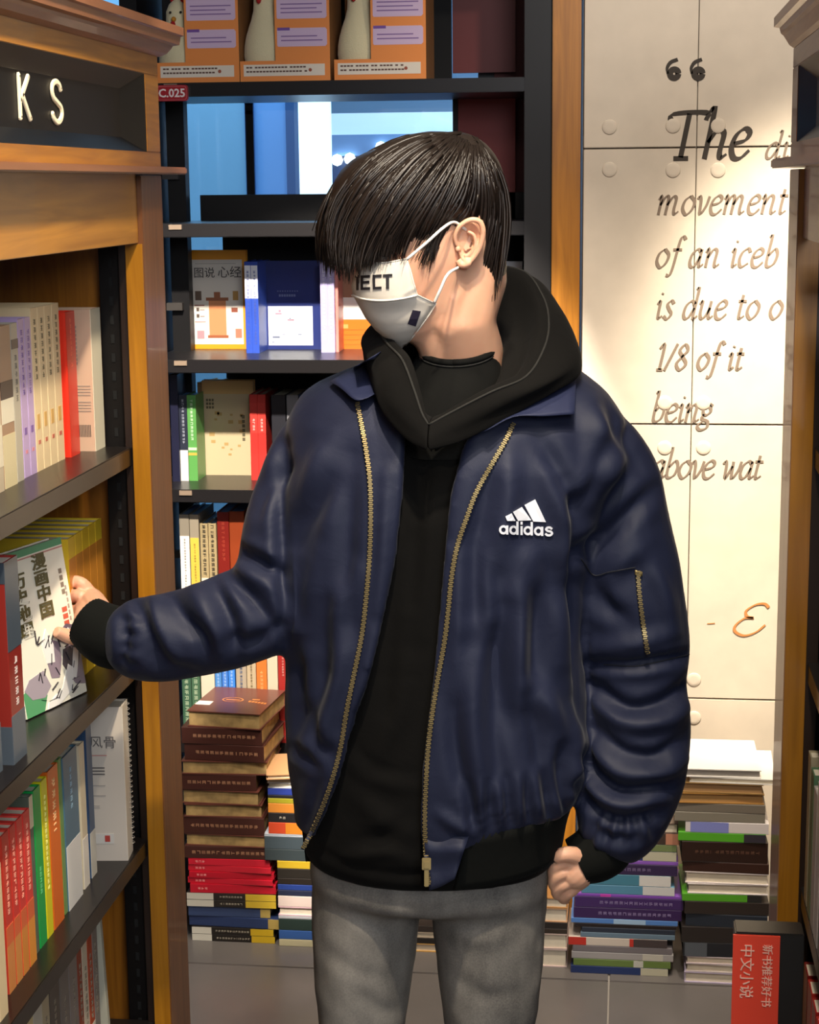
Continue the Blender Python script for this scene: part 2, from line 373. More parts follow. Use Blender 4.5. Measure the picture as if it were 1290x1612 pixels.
for i, z in enumerate(ZS):
    bx('shelf', (-1.10, YB, z-.031), (-.228, 4.345, z), mat('1c1a1b', .32, spec=.4), bc, .0015, B0)
    MB().box((0, 0, 0), (.030, .004, .011)).build('label_holder', mat('8a7866', .35), bc).location = (-1.037-B0[0]+(.0, .0, .002, .004, .004, .004)[i], -.0041, z-.013)
    if 0 < i < 5: bx('side_bracket', (-1.099, 4.19, z+.10), (p0+.03, 4.21, z+.118), mat('3a3633', .4), bc, 0, B0)
bx('shelf', (-1.10, YB, .0), (-.228, 4.345, .09), blk, bc, .0015, B0)
bx('shelf', (-1.10, YB, 2.30), (-.228, 4.345, 2.33), blk, bc, .0015, B0)
xa = onY(352, 380, 4.34)[0]
for i in range(1, 7):
    z0 = (ZS+[.09])[i]; z1 = (ZS[i-1]-.031)
    if i == 1: bx('back_lip', (-1.04, 4.322, z0), (-.24, 4.335, z0+.062), blk, bc, 0, B0)
    else: bx('back_board', (xa, 4.33, z0), (-.228, 4.339, z1), mat('0e0d0e', .8), bc, 0, B0)
bx('back_board', (-1.05, 4.33, ZS[0]), (-.42, 4.339, 2.30), mat('0e0d0e', .8), bc, 0, B0)
rx0 = onY(722, 220, 4.33)[0]; rx1 = onY(812, 220, 4.33)[0]
bx('red_panel', (rx0, 4.322, ZS[1]), (rx1, 4.335, ZS[0]-.031), mat('84201a', .5, noise=.06, scale=4), bc, 0, B0)
bx('red_panel', (onY(700, 60, 4.33)[0]+.02, 4.322, ZS[0]+.03), (rx1, 4.335, 2.3), mat('6a1815', .5), bc, 0, B0)
bx('divider', (rx0-.012, 4.315, ZS[1]+.07), (rx0, 4.335, ZS[0]-.031), blk, bc, 0, B0)
# red shelf tag
p = onY(273, 147, YB)
t = thing('shelf_tag', 'small red shelf tag with white code on the top back shelf edge', 'tag', (p[0], YB-.012, p[2]-.017))
pts = [(sx*(.0355-r+r*cos(a)), .017+sz*(.0175-r+r*sin(a))) for sx, sz, aa in ((1, 1, 0), (-1, 1, 1), (-1, -1, 0), (1, -1, 1)) for r in (.005,) for a in ([0, pi/4, pi/2] if aa == 0 else [pi/2, pi/4, 0])]
MB().prism(pts, .010).build('plate', mat('b3202b', .3), t)
pts2 = [(x*.93, .017+(z-.017)*.86) for x, z in pts]
MB().prism(pts2, .0006, off=-.0005).build('rim', mat('d98a8c', .4), t)
MB().prism([(x*.98, .017+(z-.017)*.95) for x, z in pts2], .0006, off=-.0010).build('face', mat('b3202b', .3), t)
text_mesh('lettering', 'C.025', .0255, mat('fff4f0', .4), t, onto((0, -.0013, .0085), (1,0,0), (0,0,1)), bold=.0006)

# ------------------------------------------------------------------ books
paper = mat('e9dfc9', .8, noise=.04, scale=60)
def book(label, T, D, Hh, cover, loc, rz=0, lie=False, pages_front=False, tilt=(0, 0), group=None, bands=(), marks=None, page=paper,
         front=(), cat='book', rough=.35, face=None, art=None, name='book'):
    """upright: spine faces local -Y, thickness along X. lie: lies flat, spine (or page edge) faces -Y, height along X.
       face: cover faces -Y. bands: (f0, f1, colour) along the height of the spine; art(parent, w, h, y) draws the cover."""
    t = thing(name, label, cat, loc, rz, group); c = .0022; cm = mat(cover, rough)
    if lie:
        A = Matrix(((0,0,1,0),(0,1,0,0),(1,0,0,0),(0,0,0,1)))      # local(t, d, h) -> (h, d, t)
        A = A @ Matrix.Translation((T/2, 0, -Hh/2))
        if pages_front: A = Matrix.Translation((0, D, 0)) @ Matrix.Rotation(pi, 4, 'Z') @ A
    elif face is not None:
        A = Matrix.Rotation(radians(-90), 4, 'Z') @ Matrix.Translation((-T/2, -D/2, 0))   # spine at the left, the +T/2 side is the cover in view
    else: A = Matrix.Identity(4)
    if tilt[0] or tilt[1]: A = Matrix.Rotation(tilt[0], 4, 'X') @ Matrix.Rotation(tilt[1], 4, 'Y') @ A
    cv = MB(); cv.box((-T/2, c, 0), (-T/2+c, D, Hh), A); cv.box((T/2-c, c, 0), (T/2, D, Hh), A)
    # slightly rounded spine
    cv.add([A @ Vector(q) for q in [(x, y, z) for z in (0, Hh) for x, y in ((-T/2, c), (-T/2, .0006), (-T/2+.0012, 0), (T/2-.0012, 0), (T/2, .0006), (T/2, c))]],
           [(0,1,7,6),(1,2,8,7),(2,3,9,8),(3,4,10,9),(4,5,11,10),(5,0,6,11),(5,4,3,2,1,0),(6,7,8,9,10,11)])
    cv.build('cover', cm, t)
    MB().box((-T/2+c, c, .003), (T/2-c, D-.004, Hh-.003), A).build('pages', page, t)
    for f0, f1, colr, *wq in bands:
        wq = (wq or [1])[0]
        MB().box(((-T/2+.0006)*wq, -.0004, f0*Hh), ((T/2-.0006)*wq, .0004, f1*Hh), A).build('spine_band', mat(colr, rough), t)
    if marks:                                            # rows of small print characters
        k = MB(); colr, f0, f1, s = marks; z = f1*Hh
        while z-s > f0*Hh:
            s_ = s*.86
            for (a0, b0, a1, b1) in ((-.42,.0,.42,.16),(-.42,.4,.42,.55),(-.1,0,.06,.9),(-.42,.75,.42,.88),(.28,.1,.42,.9)):
                if random.random() < .8: k.box((a0*s, -.0007, z-b1*s), (a1*s, 0, z-b0*s), A)
            z -= s*1.35
        k.build('print', mat(colr, .5), t)
    if art: art(t, A)
    return t
def cover_print(t, A, x0, z0, x1, z1, col, T, side=-1, name='cover_art', rough=.4):
    """flat rectangle on the cover; x runs along depth (0..D) of the book, side -1: face at -T/2"""
    X = (-T/2-.0004, -T/2) if side < 0 else (T/2, T/2+.0004)
    return MB().box((X[0], x0, z0), (X[1], x1, z1), A).build(name, mat(col, rough), t)

# --- top back shelf: three gift boxes with plush chickens
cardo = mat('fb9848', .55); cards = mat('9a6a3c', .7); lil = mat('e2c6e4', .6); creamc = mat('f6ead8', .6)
plushm = mat('f2e6bc', .95, bump=.8, scale=300, sheen=.4)
for k, (xl, xr, xv0, xv1, sd, lab) in enumerate([
    (247, 378, 291, 374, 390, 'orange gift box at the left with a plush chicken, above the red tag'),
    (378, 521, 433, 519, 527, 'middle orange gift box of the three on the top shelf'),
    (526, 672, 584, 671, 693, 'orange gift box at the right end of the top shelf')]):
    Yf = 4.012; a = onY(xl, 120, Yf)[0]; b = onY(xr, 120, Yf)[0]; v0 = onY(xv0, 60, Yf)[0]
    W = b-a; t = thing('gift_box', lab, 'box', ((a+b)/2, Yf, ZS[0]), 0, 'orange gift boxes on the top shelf')
    x0, x1, xv = -W/2+.001, W/2-.001, v0-(a+b)/2; D = .17; Hb = .27; cth = .0015
    MB().box((x0, 0, 0), (x1, cth, .045)).box((xv, 0, .045), (x1, cth, Hb)).build('front_panel', cardo, t)
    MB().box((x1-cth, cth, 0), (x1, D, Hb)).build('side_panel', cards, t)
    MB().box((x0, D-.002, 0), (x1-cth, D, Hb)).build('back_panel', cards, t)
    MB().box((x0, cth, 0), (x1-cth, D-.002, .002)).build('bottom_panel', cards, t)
    MB().box((x0, cth, Hb-.002), (x1, D, Hb)).build('top_panel', cardo, t)
    s_ = MB(); s_.box((x0+.008, -.0006, .012), (x1-.012, 0, .037)); s_.build('notice_panel', creamc, t)
    n_ = MB()
    for r in range(2):
        xx = x0+.014
        while xx < x1-.055: n_.box((xx, -.0009, .020+r*.009), (xx+.006, -.0006, .0235+r*.009)); xx += .0075 if random.random() < .85 else .012
    n_.build('print', mat('6a4a3a'), t)
    MB().prism([((x1-.045)+.004*cos(q), .024+.004*sin(q)) for q in np.linspace(0, 2*pi, 9)[:-1]], .0004, off=-.0009).build('mark', mat('a8553a'), t)
    for z0, z1 in ((.075, .115), (.135, .185)):
        pv = [(xv+.007, z0), (x1-.010, z0), (x1-.006, z0+.004), (x1-.006, z1-.004), (x1-.010, z1), (xv+.007, z1), (xv+.005, z1-.003), (xv+.005, z0+.003)]
        MB().prism(pv, .0005, off=-.0005).build('text_panel', lil, t)
        MB().box((xv+.006, -.0011, z1-.005), (xv+.034, -.0005, z1+.001)).build('heading', mat('7a4fa8'), t)
        n_ = MB()
        for r in range(3 if z0 > .1 else 2):
            n_.box((xv+.014, -.0009, z0+.012+r*.009), (x1-.016-.012*(r % 2), -.0006, z0+.0145+r*.009))
        n_.build('print', mat('8f6aa8'), t)
    # plush chicken inside the window
    ch = thing('plush_chicken', ['cream plush chicken with a red comb in the left gift box', 'round cream plush chicken in the middle gift box', 'cream plush chicken with a yellow foot in the right gift box'][k], 'plush toy', ((a+v0)/2+.012, Yf+.062, ZS[0]+.002), 0, 'plush chickens in the gift boxes')
    r0 = .044
    rings = []
    for i_ in range(13):
        z = i_/12; rr = 1.22*[.022,.038,.043,.045,.044,.041,.036,.030,.026,.025,.023,.016,.003][i_]
        rings.append([(cos(q*pi/8)*rr-(.010*max(0, z-.5)*2 if k == 0 else 0), sin(q*pi/8)*rr*.95, z*(.235 if k != 0 else .190)) for q in range(16)])
    MB().loft(rings).build('body', plushm, ch, smooth=True)
    MB().ball((.030, -.012, .07), (.014, .022, .030)).build('wing', mat('cabd8c', .95, bump=.8, scale=300), ch, smooth=True)
    cb = MB()
    for q in range(3): cb.ball((-.018+q*.012, -.004, (.187 if k == 0 else .232)+.004*(q == 1)), (.007, .006, .009), 8)
    cb.build('comb', mat('b81f22', .8), ch, smooth=True)
    MB().ball((-.010, -.032, .140 if k == 0 else .19), (.006, .008, .006), 8).build('beak', mat('d9902a', .6), ch, smooth=True)
    MB().ball((-.012, -.032, .128 if k == 0 else .178), (.006, .007, .009), 8).build('wattle', mat('b81f22', .8), ch, smooth=True)
    for s2 in (-1, 1):
        MB().ball((s2*.012-.006, -.030, .155 if k == 0 else .205), .003, 8).build('eye', mat('0a0a0a', .2), ch, smooth=True)
        MB().ball((s2*.016, -.034, .007), (.010, .014, .006), 8).build('foot', mat('d9b02a', .7), ch, smooth=True)

def rowbook(label, xl, xr, ytop, ybot, zs, cover, D=.15, back=0.0, **kw):
    """an upright book on a back shelf; the pixel extent gives width and height at its own depth"""
    p = onZ((xl+xr)/2, ybot, zs); Y = min(max(p[1], YB+.004), 4.275)+back
    a = onY(xl, ybot, Y)[0]; b = onY(xr, ybot, Y)[0]; h = onY(xl, ytop, Y)[2]-zs
    if kw.get('face') is not None: T = kw.pop('T', .02); return book(label, T, b-a, h, cover, ((a+b)/2, Y, zs), **kw)
    return book(label, b-a, min(D, (4.205 if xl < 302 else 4.328)-Y), h, cover, ((a+b)/2, Y, zs), **kw)
gB2 = 'books on the upper back shelf'; gB3 = 'books on the middle back shelf'; gB4 = 'books on the lower back shelf'; gB5 = 'books on the lowest back shelf'
def cover_text(t, A, s, size, x, z, col, T, vertical=False, bold=0, side=1, align='LEFT'):
    M = A @ Matrix(((0,0,1,T/2+.0008),(1,0,0,x),(0,1,0,z),(0,0,0,1)))
    return text_mesh('cover_title', s, size, mat(col), t, M, vertical=vertical, bold=bold, align=align)
def art_heart(t, A):
    T = .02; D = .132; Hh = .208
    K = 1.12
    cp = lambda x0, z0, x1, z1, c, n='cover_art': cover_print(t, A, x0*K, z0*K, x1*K, z1*K, c, T, side=1, name=n)
    cp(.010, .010, D-.006, Hh-.014, 'ded6ca')
    k = lambda x0, z0, x1, z1, c: cover_print(t, A, x0*K, z0*K, x1*K, z1*K, c, T+.0008, side=1)
    k(.050, .030, .088, .105, 'd48a5c'); k(.044, .105, .094, .112, '9a5f40'); k(.062, .112, .076, .124, '9a5f40'); k(.046, .024, .092, .030, 'a05a38')
    k(.020, .106, .034, .126, '6a5648'); k(.104, .106, .116, .126, 'b58a4a')
    k(.018, .094, .040, .096, '8a3a2a'); k(.022, .082, .028, .090, '5a4a42'); k(.022, .068, .028, .076, '5a4a42'); k(.030, .084, .040, .086, '8a7a72'); k(.030, .070, .040, .072, '8a7a72')
    k(.018, .058, .042, .060, 'b08a80'); k(.022, .022, .038, .040, 'b08a90'); k(.100, .080, .114, .090, '8a4a38'); k(.108, .024, .122, .044, 'c07a62')
    k(.022, .185, .112, .1858, '8a8278')
    for s_, sz, x in (('图说', .027, .020), ('心经', .030, .080)): cover_text(t, A, s_, sz, x, .176, '4a4440', T+.002)
def art_blue(t, A):
    T = .03; cp = lambda x0, z0, x1, z1, c, n='cover_art': cover_print(t, A, x0, z0, x1, z1, c, T, side=1, name=n)
    cp(.012, .010, .122, .105, 'e9eef6'); T2 = T+.0008
    k = lambda x0, z0, x1, z1, c: cover_print(t, A, x0, z0, x1, z1, c, T2, side=1)
    for a, c in (((.022,.028,.040,.032),'6a7288'), ((.030,.085,.046,.089),'c08a9a'), ((.038,.090,.044,.096),'c08a9a'), ((.060,.070,.076,.073),'a06a7a'), ((.064,.074,.068,.076),'4a5268'),
                 ((.085,.035,.094,.038),'8a92a8'), ((.020,.016,.026,.019),'8a92a8'), ((.050,.018,.066,.019),'a8b0c0'), ((.046,.036,.054,.038),'8a92a8')): k(*a, c)
    n_ = MB()
    for q in range(7): n_.box((T/2, .040+q*.006, .128), (T/2+.0005, .0445+q*.006, .1335), A)
    for q in range(9): n_.box((T/2, .036+q*.006, .140), (T/2+.0005, .039+q*.006, .1425), A)
    n_.build('print', mat('6f7aa0'), t)
# --- second row: between the two upper shelves
Z = ZS[2]
rowbook('cream book with yellow border and Chinese title facing out, upper back shelf', 296, 391, 394, 547, Z, 'e79a22', face='front', T=.02, art=art_heart, group=gB2)
for i, (a, b) in enumerate(((388, 398), (398, 409))):
    rowbook('%s of two thin white-topped blue spines beside the yellow-bordered book' % ('left', 'right')[i], a, b, 412, 556, Z, '2f4fb4', D=.13,
            bands=((.60, .96, 'eef0fa'),), marks=('4a5cae', .08, .9, .0062), group=gB2)
rowbook('dark blue book with white lower cover facing out, upper back shelf', 416, 507, 411, 550, Z, '24316f', face='front', T=.03, art=art_blue, group=gB2, back=0)
rowbook('blue spine leaning against the dark blue faced-out book', 409, 416, 412, 552, Z, '5a66b8', D=.12, group=gB2)
for i, (a, b) in enumerate(((506, 517), (517, 528))):
    rowbook('%s lilac spine with pink edge right of the dark blue cover' % ('left', 'right')[i], a, b, 413, 555, Z, 'b9aedd', D=.13,
            bands=((.0, .3, 'a8a4d8'),), marks=('e9e6f6', .1, .95, .0065), group=gB2)
rowbook('pinkish red spine touching the lilac spines', 528, 534, 413, 554, Z, 'd98a80', D=.13, group=gB2)
def art_or(t, A):
    T = .04
    cover_print(t, A, 0, .072, .070, .125, 'f4efe9', T, side=1); cover_print(t, A, 0, .125, .070, .20, 'a8765c', T, side=1)
    for q in range(4): cover_print(t, A, .004, .010+q*.012, .066, .0112+q*.012, 'e0621c', T+.0006, side=1)
    cover_print(t, A, .010, .050, .022, .060, 'f0a05a', T+.001, side=1)
rowbook('orange, white and brown book faced out beside the face mask', 535, 585, 413, 549, Z, 'ea7420', face='front', T=.04, art=art_or, group=gB2)
rowbook('blue book with white edge behind the hood, at the right of the upper shelf', 778, 822, 412, 552, Z, 'e8e8ee', face='front', T=.03,
        art=lambda t, A: cover_print(t, A, .004, .006, .055, .19, '2f4f9a', .03, side=1), group=gB2)
for i, (a, b, c) in enumerate(((590, 640, 'c86a30'), (645, 700, '5a6aa8'), (706, 770, 'd8cbb8'))):
    rowbook(('orange', 'blue', 'pale beige')[i]+' book hidden behind the head of the person', a, b, 415, 548, Z, c, face='front', T=.03, group=gB2)
# --- third row
Z = ZS[3]
rowbook('dark navy spine at the far left of the middle back shelf', 272, 284, 590, 758, Z, '1c1d34', D=.16, group=gB3)
rowbook('black and white spine left of the green spine', 285, 298, 622, 757, Z, '2a2e3c', D=.20, bands=((0, .36, 'd8d5cc'),), marks=('b8bcc8', .42, .95, .0062), group=gB3, page=mat('6aa0d8', .4))
rowbook('green spine on the middle back shelf', 298, 312, 622, 757, Z, '5a9a4e', D=.20, bands=((.36, .39, 'c8dcb8'), (.30, .33, 'e0a84a')), marks=('d8ead0', .45, .95, .0068), group=gB3, page=mat('6aa0d8', .4))
o = rowbook('tan book turned at an angle between green spine and flowered cover', 314, 334, 602, 748, Z, 'b08a5e', D=.11, back=.012, group=gB3); o.rotation_euler = (0, 0, radians(-14))
def art_fl(t, A):
    T = .028; rnd = random.Random(5)
    cover_print(t, A, .001, .0, .118, .20, 'cbb893', T, side=1)
    for q in range(16):
        x, z = rnd.uniform(.02, .10), rnd.uniform(.05, .16); r = rnd.uniform(.003, .007)
        cover_print(t, A, x-r, z-r*.7, x+r, z+r*.7, 'b99862', T+.0008, side=1)
    n_ = MB()
    for r in range(3):
        for q in range(3): n_.box((T/2, .010+q*.007, .182-r*.009), (T/2+.001, .015+q*.007, .188-r*.009), A)
    for q in range(6): n_.box((T/2, .098, .085+q*.011), (T/2+.001, .105, .093+q*.011), A)
    n_.build('print', mat('6a6048'), t)
rowbook('tan flower-patterned book faced out, middle back shelf', 322, 402, 599, 749, Z, 'd8b071', face='front', T=.028, art=art_fl, group=gB3, back=.01)
for i, (a, b) in enumerate(((396, 408), (408, 421))):
    rowbook('%s of the two red spines beside the jacket shoulder' % ('left', 'right')[i], a, b, 621, 756, Z, 'c23630', D=.16, bands=((.55, .90, 'd04038'),), marks=('f0d8d0', .55, .72, .0060), group=gB3)
for i, (a, b, c) in enumerate(((430, 452, '2a2a30'), (454, 472, '8a8a90'), (474, 500, '3a4a7a'))):
    rowbook(('black', 'grey', 'dark blue')[i]+' book hidden behind the shoulder of the person', a, b, 622, 756, Z, c, D=.16, group=gB3)
# --- fourth row
Z = ZS[4]; blueish = mat('7fa8d8', .5)
for lab, a, b, top, c, bands, mk in (
    ('grey and white spine at the left of the lower back shelf', 287, 302, 810, '8d8474', ((.05, .78, 'efe9e0'), (0, .05, 'c9604a')), ('6a645a', .1, .75, .005)),
    ('grey and yellow spine beside the grey and white one', 303, 317, 810, '9a8f7c', ((.10, .76, 'e0b94a'),), ('8a7434', .12, .7, .005)),
    ('tan spine with large black characters, left of a pair', 319, 331, 824, 'a9966f', ((0, .38, 'e6dcc6'),), ('2a2620', .4, .98, .0085)),
    ('tan spine with large black characters, right of a pair', 332, 344, 824, 'a9966f', ((0, .38, 'e6dcc6'),), ('2a2620', .4, .98, .0085)),
    ('dark red spine on the lower back shelf', 346, 364, 806, '7a1f18', (), ('a8402c', .5, .9, .008)),
    ('rust brown book right of the dark red spine', 365, 388, 805, '8e3c1c', (), None)):
    rowbook(lab, a, b, top, 962, Z, c, D=.16, bands=bands, marks=mk, group=gB4, page=blueish)
for a, b, c, n_ in ((392, 410, '4a6a4a', 'green'), (412, 436, 'a88a5a', 'tan'), (438, 456, '3a3a4a', 'dark grey')):
    rowbook(n_+' book hidden behind the raised sleeve of the person', a, b, 812, 962, Z, c, D=.16, group=gB4)
# --- fifth row
Z = ZS[5]
for lab, a, b, top, c, bands, mk in (
    ('dark green spine, left of a pair, lowest visible back shelf', 290, 304, 1040, '3f5f4a', (), ('b8c8a8', .15, .9, .010)),
    ('dark green spine, right of a pair, lowest visible back shelf', 305, 318, 1040, '48684f', (), ('b8c8a8', .15, .9, .010)),
    ('cream spine beside the dark green pair', 320, 341, 1042, 'd9cbb4', (), None),
    ('light blue spine, left of three', 342, 352, 1038, '4a86c8', (), ('a8c8ec', .3, .9, .006)),
    ('blue spine, middle of three', 353, 362, 1038, '3f7ad0', (), ('a8c8ec', .3, .9, .006)),
    ('bright blue spine, right of three', 363, 373, 1038, '3a82dc', (), ('a8c8ec', .3, .9, .006)),
    ('grey patterned spine right of the blue three', 375, 391, 1030, 'a89c88', ((.1, .5, 'c8c4bc'),), ('5a6a88', .15, .9, .007)),
    ('cream spine left of the orange one', 392, 406, 1030, 'b8a88a', ((.1, .5, 'e6dcc8'),), ('8a7a5a', .3, .9, .005)),
    ('orange spine on the lowest visible back shelf', 407, 423, 1028, 'd87434', (), ('f0b070', .2, .8, .007)),
    ('cream and white spine right of the orange one', 424, 440, 1024, 'cdbfa6', ((.1, .45, 'f2ece2'),), None),
    ('red spine nearest to the jacket on the lowest visible back shelf', 441, 456, 1020, '9c2a26', (), ('d89a90', .7, .9, .005))):
    rowbook(lab, a, b, top, 1176, Z, c, D=.16, bands=bands, marks=mk, group=gB5)

# ------------------------------------------------------------------ floor stacks
BROWN = '4a2a24'
def stack(px0, px1, ybase, entries, group, Yf, D=.17):
    z = 0.0; yc_ = ybase
    for e in entries:                 # bottom to top: (pixels, kind, colour, label, opts)
        px, kind, colr, lab, op = (list(e)+[{}])[:5]
        T = onY(px0, yc_-px, Yf)[2]-onY(px0, yc_, Yf)[2]-.0003; yc_ -= px; a = onY(op.get('x0', px0), ybase, Yf)[0]; b = onY(op.get('x1', px1), ybase, Yf)[0]
        Wd = b-a; kw = {}
        if 'bands' in op: kw['bands'] = op['bands']
        if 'marks' in op: kw['marks'] = op['marks']
        if 'page' in op: kw['page'] = op['page']
        y = Yf+op.get('dy', 0)+(0 if kind == 'spine' else .0)
        o = book(lab, T, op.get('D', D), Wd, colr, ((a+b)/2, y, z), radians(op.get('rz', 0)), lie=True, pages_front=(kind == 'pages'), group=group, rough=op.get('rough', .35), **kw)
        if 'top' in op: op['top'](o, T, Wd, op.get('D', D))
        z += T+.0003
    return z
gilt = mat('a98d5c', .7, noise=.35, scale=35)
goldmk = ('b98a6a', .08, .92, .0085)
def brown_top(o, T, Wd, D):
    r = MB(); ring = [(-.01+.026*cos(q), .10+.018*sin(q)) for q in np.linspace(0, 2*pi, 24)]
    for i in range(23):
        (xa, ya), (xb, yb) = ring[i], ring[i+1]; k = .86
        xc, yc, xd, yd = -.01+(xa+.01)*k, .10+(ya-.10)*k, -.01+(xb+.01)*k, .10+(yb-.10)*k
        r.add([(xa, ya, T+.0006), (xb, yb, T+.0006), (xd, yd, T+.0006), (xc, yc, T+.0006)], [(0, 1, 2, 3)])
    r.box((-.026, .098, T), (.006, .102, T+.0006)).build('emblem', mat('d98a4a', .4), o)
    n_ = MB()
    for q in range(6): n_.box((.030+q*.008, .09-q*.002, T), (.036+q*.008, .10-q*.002, T+.0006))
    n_.box((.034, .108, T), (.052, .114, T+.0006)).build('print', mat('d98a4a', .4), o)
    MB().box((-.085, .050, T), (-.050, .078, T+.0008)).build('sticker', mat('f6efe4', .5), o)
GL = 'books stacked on the floor at the left'
ST1 = []
for i in range(2): ST1.append((11, 'spine', '26221f', '%s white, black and yellow thin book at the foot of the left stack' % ('lowest', 'second lowest')[i], dict(x0=303, x1=433-2*i, bands=((.72, 1, 'd8b428'), (0, .24, 'dcd8cc')), marks=('b8b0a0', .28, .7, .005))))
for i, c in enumerate(('2f3f6a', '3a4a72')): ST1.append((16, 'spine', c, '%s navy blue book near the foot of the left stack' % ('lower', 'upper')[i], dict(x0=298, x1=440-14*i, bands=((.88, 1, 'b8a05a'),), rz=-2+3*i, dy=.004)))
for i in range(2): ST1.append((11, 'spine', '2c2724', '%s of the yellow-tailed books just under the red books' % ('lower', 'upper')[i], dict(x0=297, x1=436, bands=((.66, 1, 'd8b83a'), (0, .30, 'd0ccc0')), marks=('b8b0a0', .34, .62, .005), rz=1)))
for i in range(5): ST1.append(((14, 9, 10, 10, 11)[i], 'spine', ('c81e32', 'd12438', 'c41c30', 'd62a3c', 'd9283c')[i], ('lowest red book', 'second red book from below', 'middle red book', 'second red book from above', 'topmost red book')[i]+' in the left floor stack',
                               dict(x0=300+(3, -1, 2, 0, 1)[i], x1=436-(0, 4, 2, 6, 8)[i], rz=(2, -1, 1.5, -2, 0)[i], rough=.2, marks=('f0a0a0', .05, .2, .006))))
spec = [(19, 'spine'), (19, 'pages'), (27, 'spine'), (20, 'pages'), (22, 'pages'), (25, 'spine'), (21, 'pages'), (26, 'spine'), (26, 'spine'), (25, 'pages')]
nm = ['lowest brown hardback', 'second brown hardback from below', 'third brown hardback from below', 'fourth brown hardback from below', 'fifth brown hardback from below', 'fifth brown hardback from above', 'fourth brown hardback from above', 'third brown hardback from above', 'second brown hardback from above', 'topmost brown hardback with a round emblem']
off = [(296, 430, 1), (297, 424, -1), (294, 421, 0), (298, 418, 2), (294, 414, -2), (293, 410, 1), (296, 428, 2), (300, 424, -3), (297, 421, -1), (305, 420, -6)]
for (px, k), n_, (a, b, r) in zip(spec, nm, off):
    op = dict(x0=a, x1=b, rz=r, page=gilt, D=.20)
    if k == 'spine': op['marks'] = goldmk
    if n_.startswith('topmost'): op['top'] = brown_top
    ST1.append((px, k, BROWN if k == 'spine' else '6a3d33', n_+' in the left floor stack', op))
stack(300, 432, 1482, ST1, GL, 3.80)
G2 = 'books in the narrow stack behind the person'
ST2 = [(11,'spine','d0c8a4','cream book at the foot of the stack by the left knee'), (14,'spine','3a62a8','blue and white book above the lowest cream one'), (18,'spine','2c3c38','dark green book low in the stack by the left knee'),
       (5,'spine','c8c8d0','thin pale grey book low in the stack by the left knee'), (14,'pages','e4c0cc','pink book in the stack by the left knee'), (17,'spine','e8d4cc','pinkish white book in the stack by the left knee'),
       (9,'spine','2a3048','black and blue book under the navy one'), (9,'spine','28408a','navy blue book in the stack behind the left thigh'), (10,'spine','2a2420','black book in the stack behind the left thigh'),
       (15,'spine','2c2824','thick black book in the stack behind the left thigh'), (12,'spine','cfae2e','yellow book in the stack behind the left thigh'),
       (18,'spine','3c464a','slate grey book, lower of two', dict(x0=421)), (20,'spine','46525a','slate grey book, upper of two', dict(x0=421)), (4,'pages','c8d0dc','thin pale book above the slate ones', dict(x0=421)),
       (18,'spine','c84a2c','red and orange book beside the brown stack', dict(bands=((.2,.5,'d8862c'),))), (15,'spine','262426','black book beside the brown stack', dict(marks=('c8c0b0', .1, .2, .006))),
       (15,'spine','d88a38','orange book beside the brown stack'), (8,'spine','a8a02c','thin yellow-green book beside the brown stack'), (5,'spine','26242a','thin black book beside the brown stack'),
       (11,'spine','3446a0','blue book beside the brown stack'), (9,'pages','e8ecf2','white book beside the brown stack'), (8,'pages','ece2cc','cream book near the top beside the brown stack'),
       (8,'pages','d8a878','peach book on top, leaning beside the brown stack', dict(rz=12))]
fx = [0]*len(ST2)
ST2 = [(e[0], e[1], e[2], e[3], {**dict(x0=(440 if i < 11 else 428), x1=(580 if i < 11 else 560)), **(e[4] if len(e) > 4 else {})}) for i, e in enumerate(ST2)]
stack(440, 560, 1493, ST2, G2, 3.79, D=.15)
ST3 = [(13,'pages','d8a860','orange-cream book seen between the legs'), (9,'spine','2a2622','dark book between the legs'), (9,'pages','b8a894','beige book between the legs'), (10,'spine','38302c','dark brown book on top between the legs')]
stack(622, 742, 1497, ST3, 'books seen between the legs', 3.79, D=.15)
ST4 = [(28,'pages','dcc4c0','pale pink book at the foot, right of the right thigh'), (24,'pages','d8c0b8','pale pink book second from below, right of the thigh'), (8,'spine','3a3028','dark brown book right of the thigh'),
       (10,'spine','2a2420','black book right of the thigh'), (22,'pages','c89c78','tan book right of the thigh'), (16,'pages','b8844c','tan and orange book behind the hanging hand')]
stack(770, 893, 1520, ST4, 'books right of the thigh', 3.74, D=.15)
GA = 'books in the purple-topped stack'
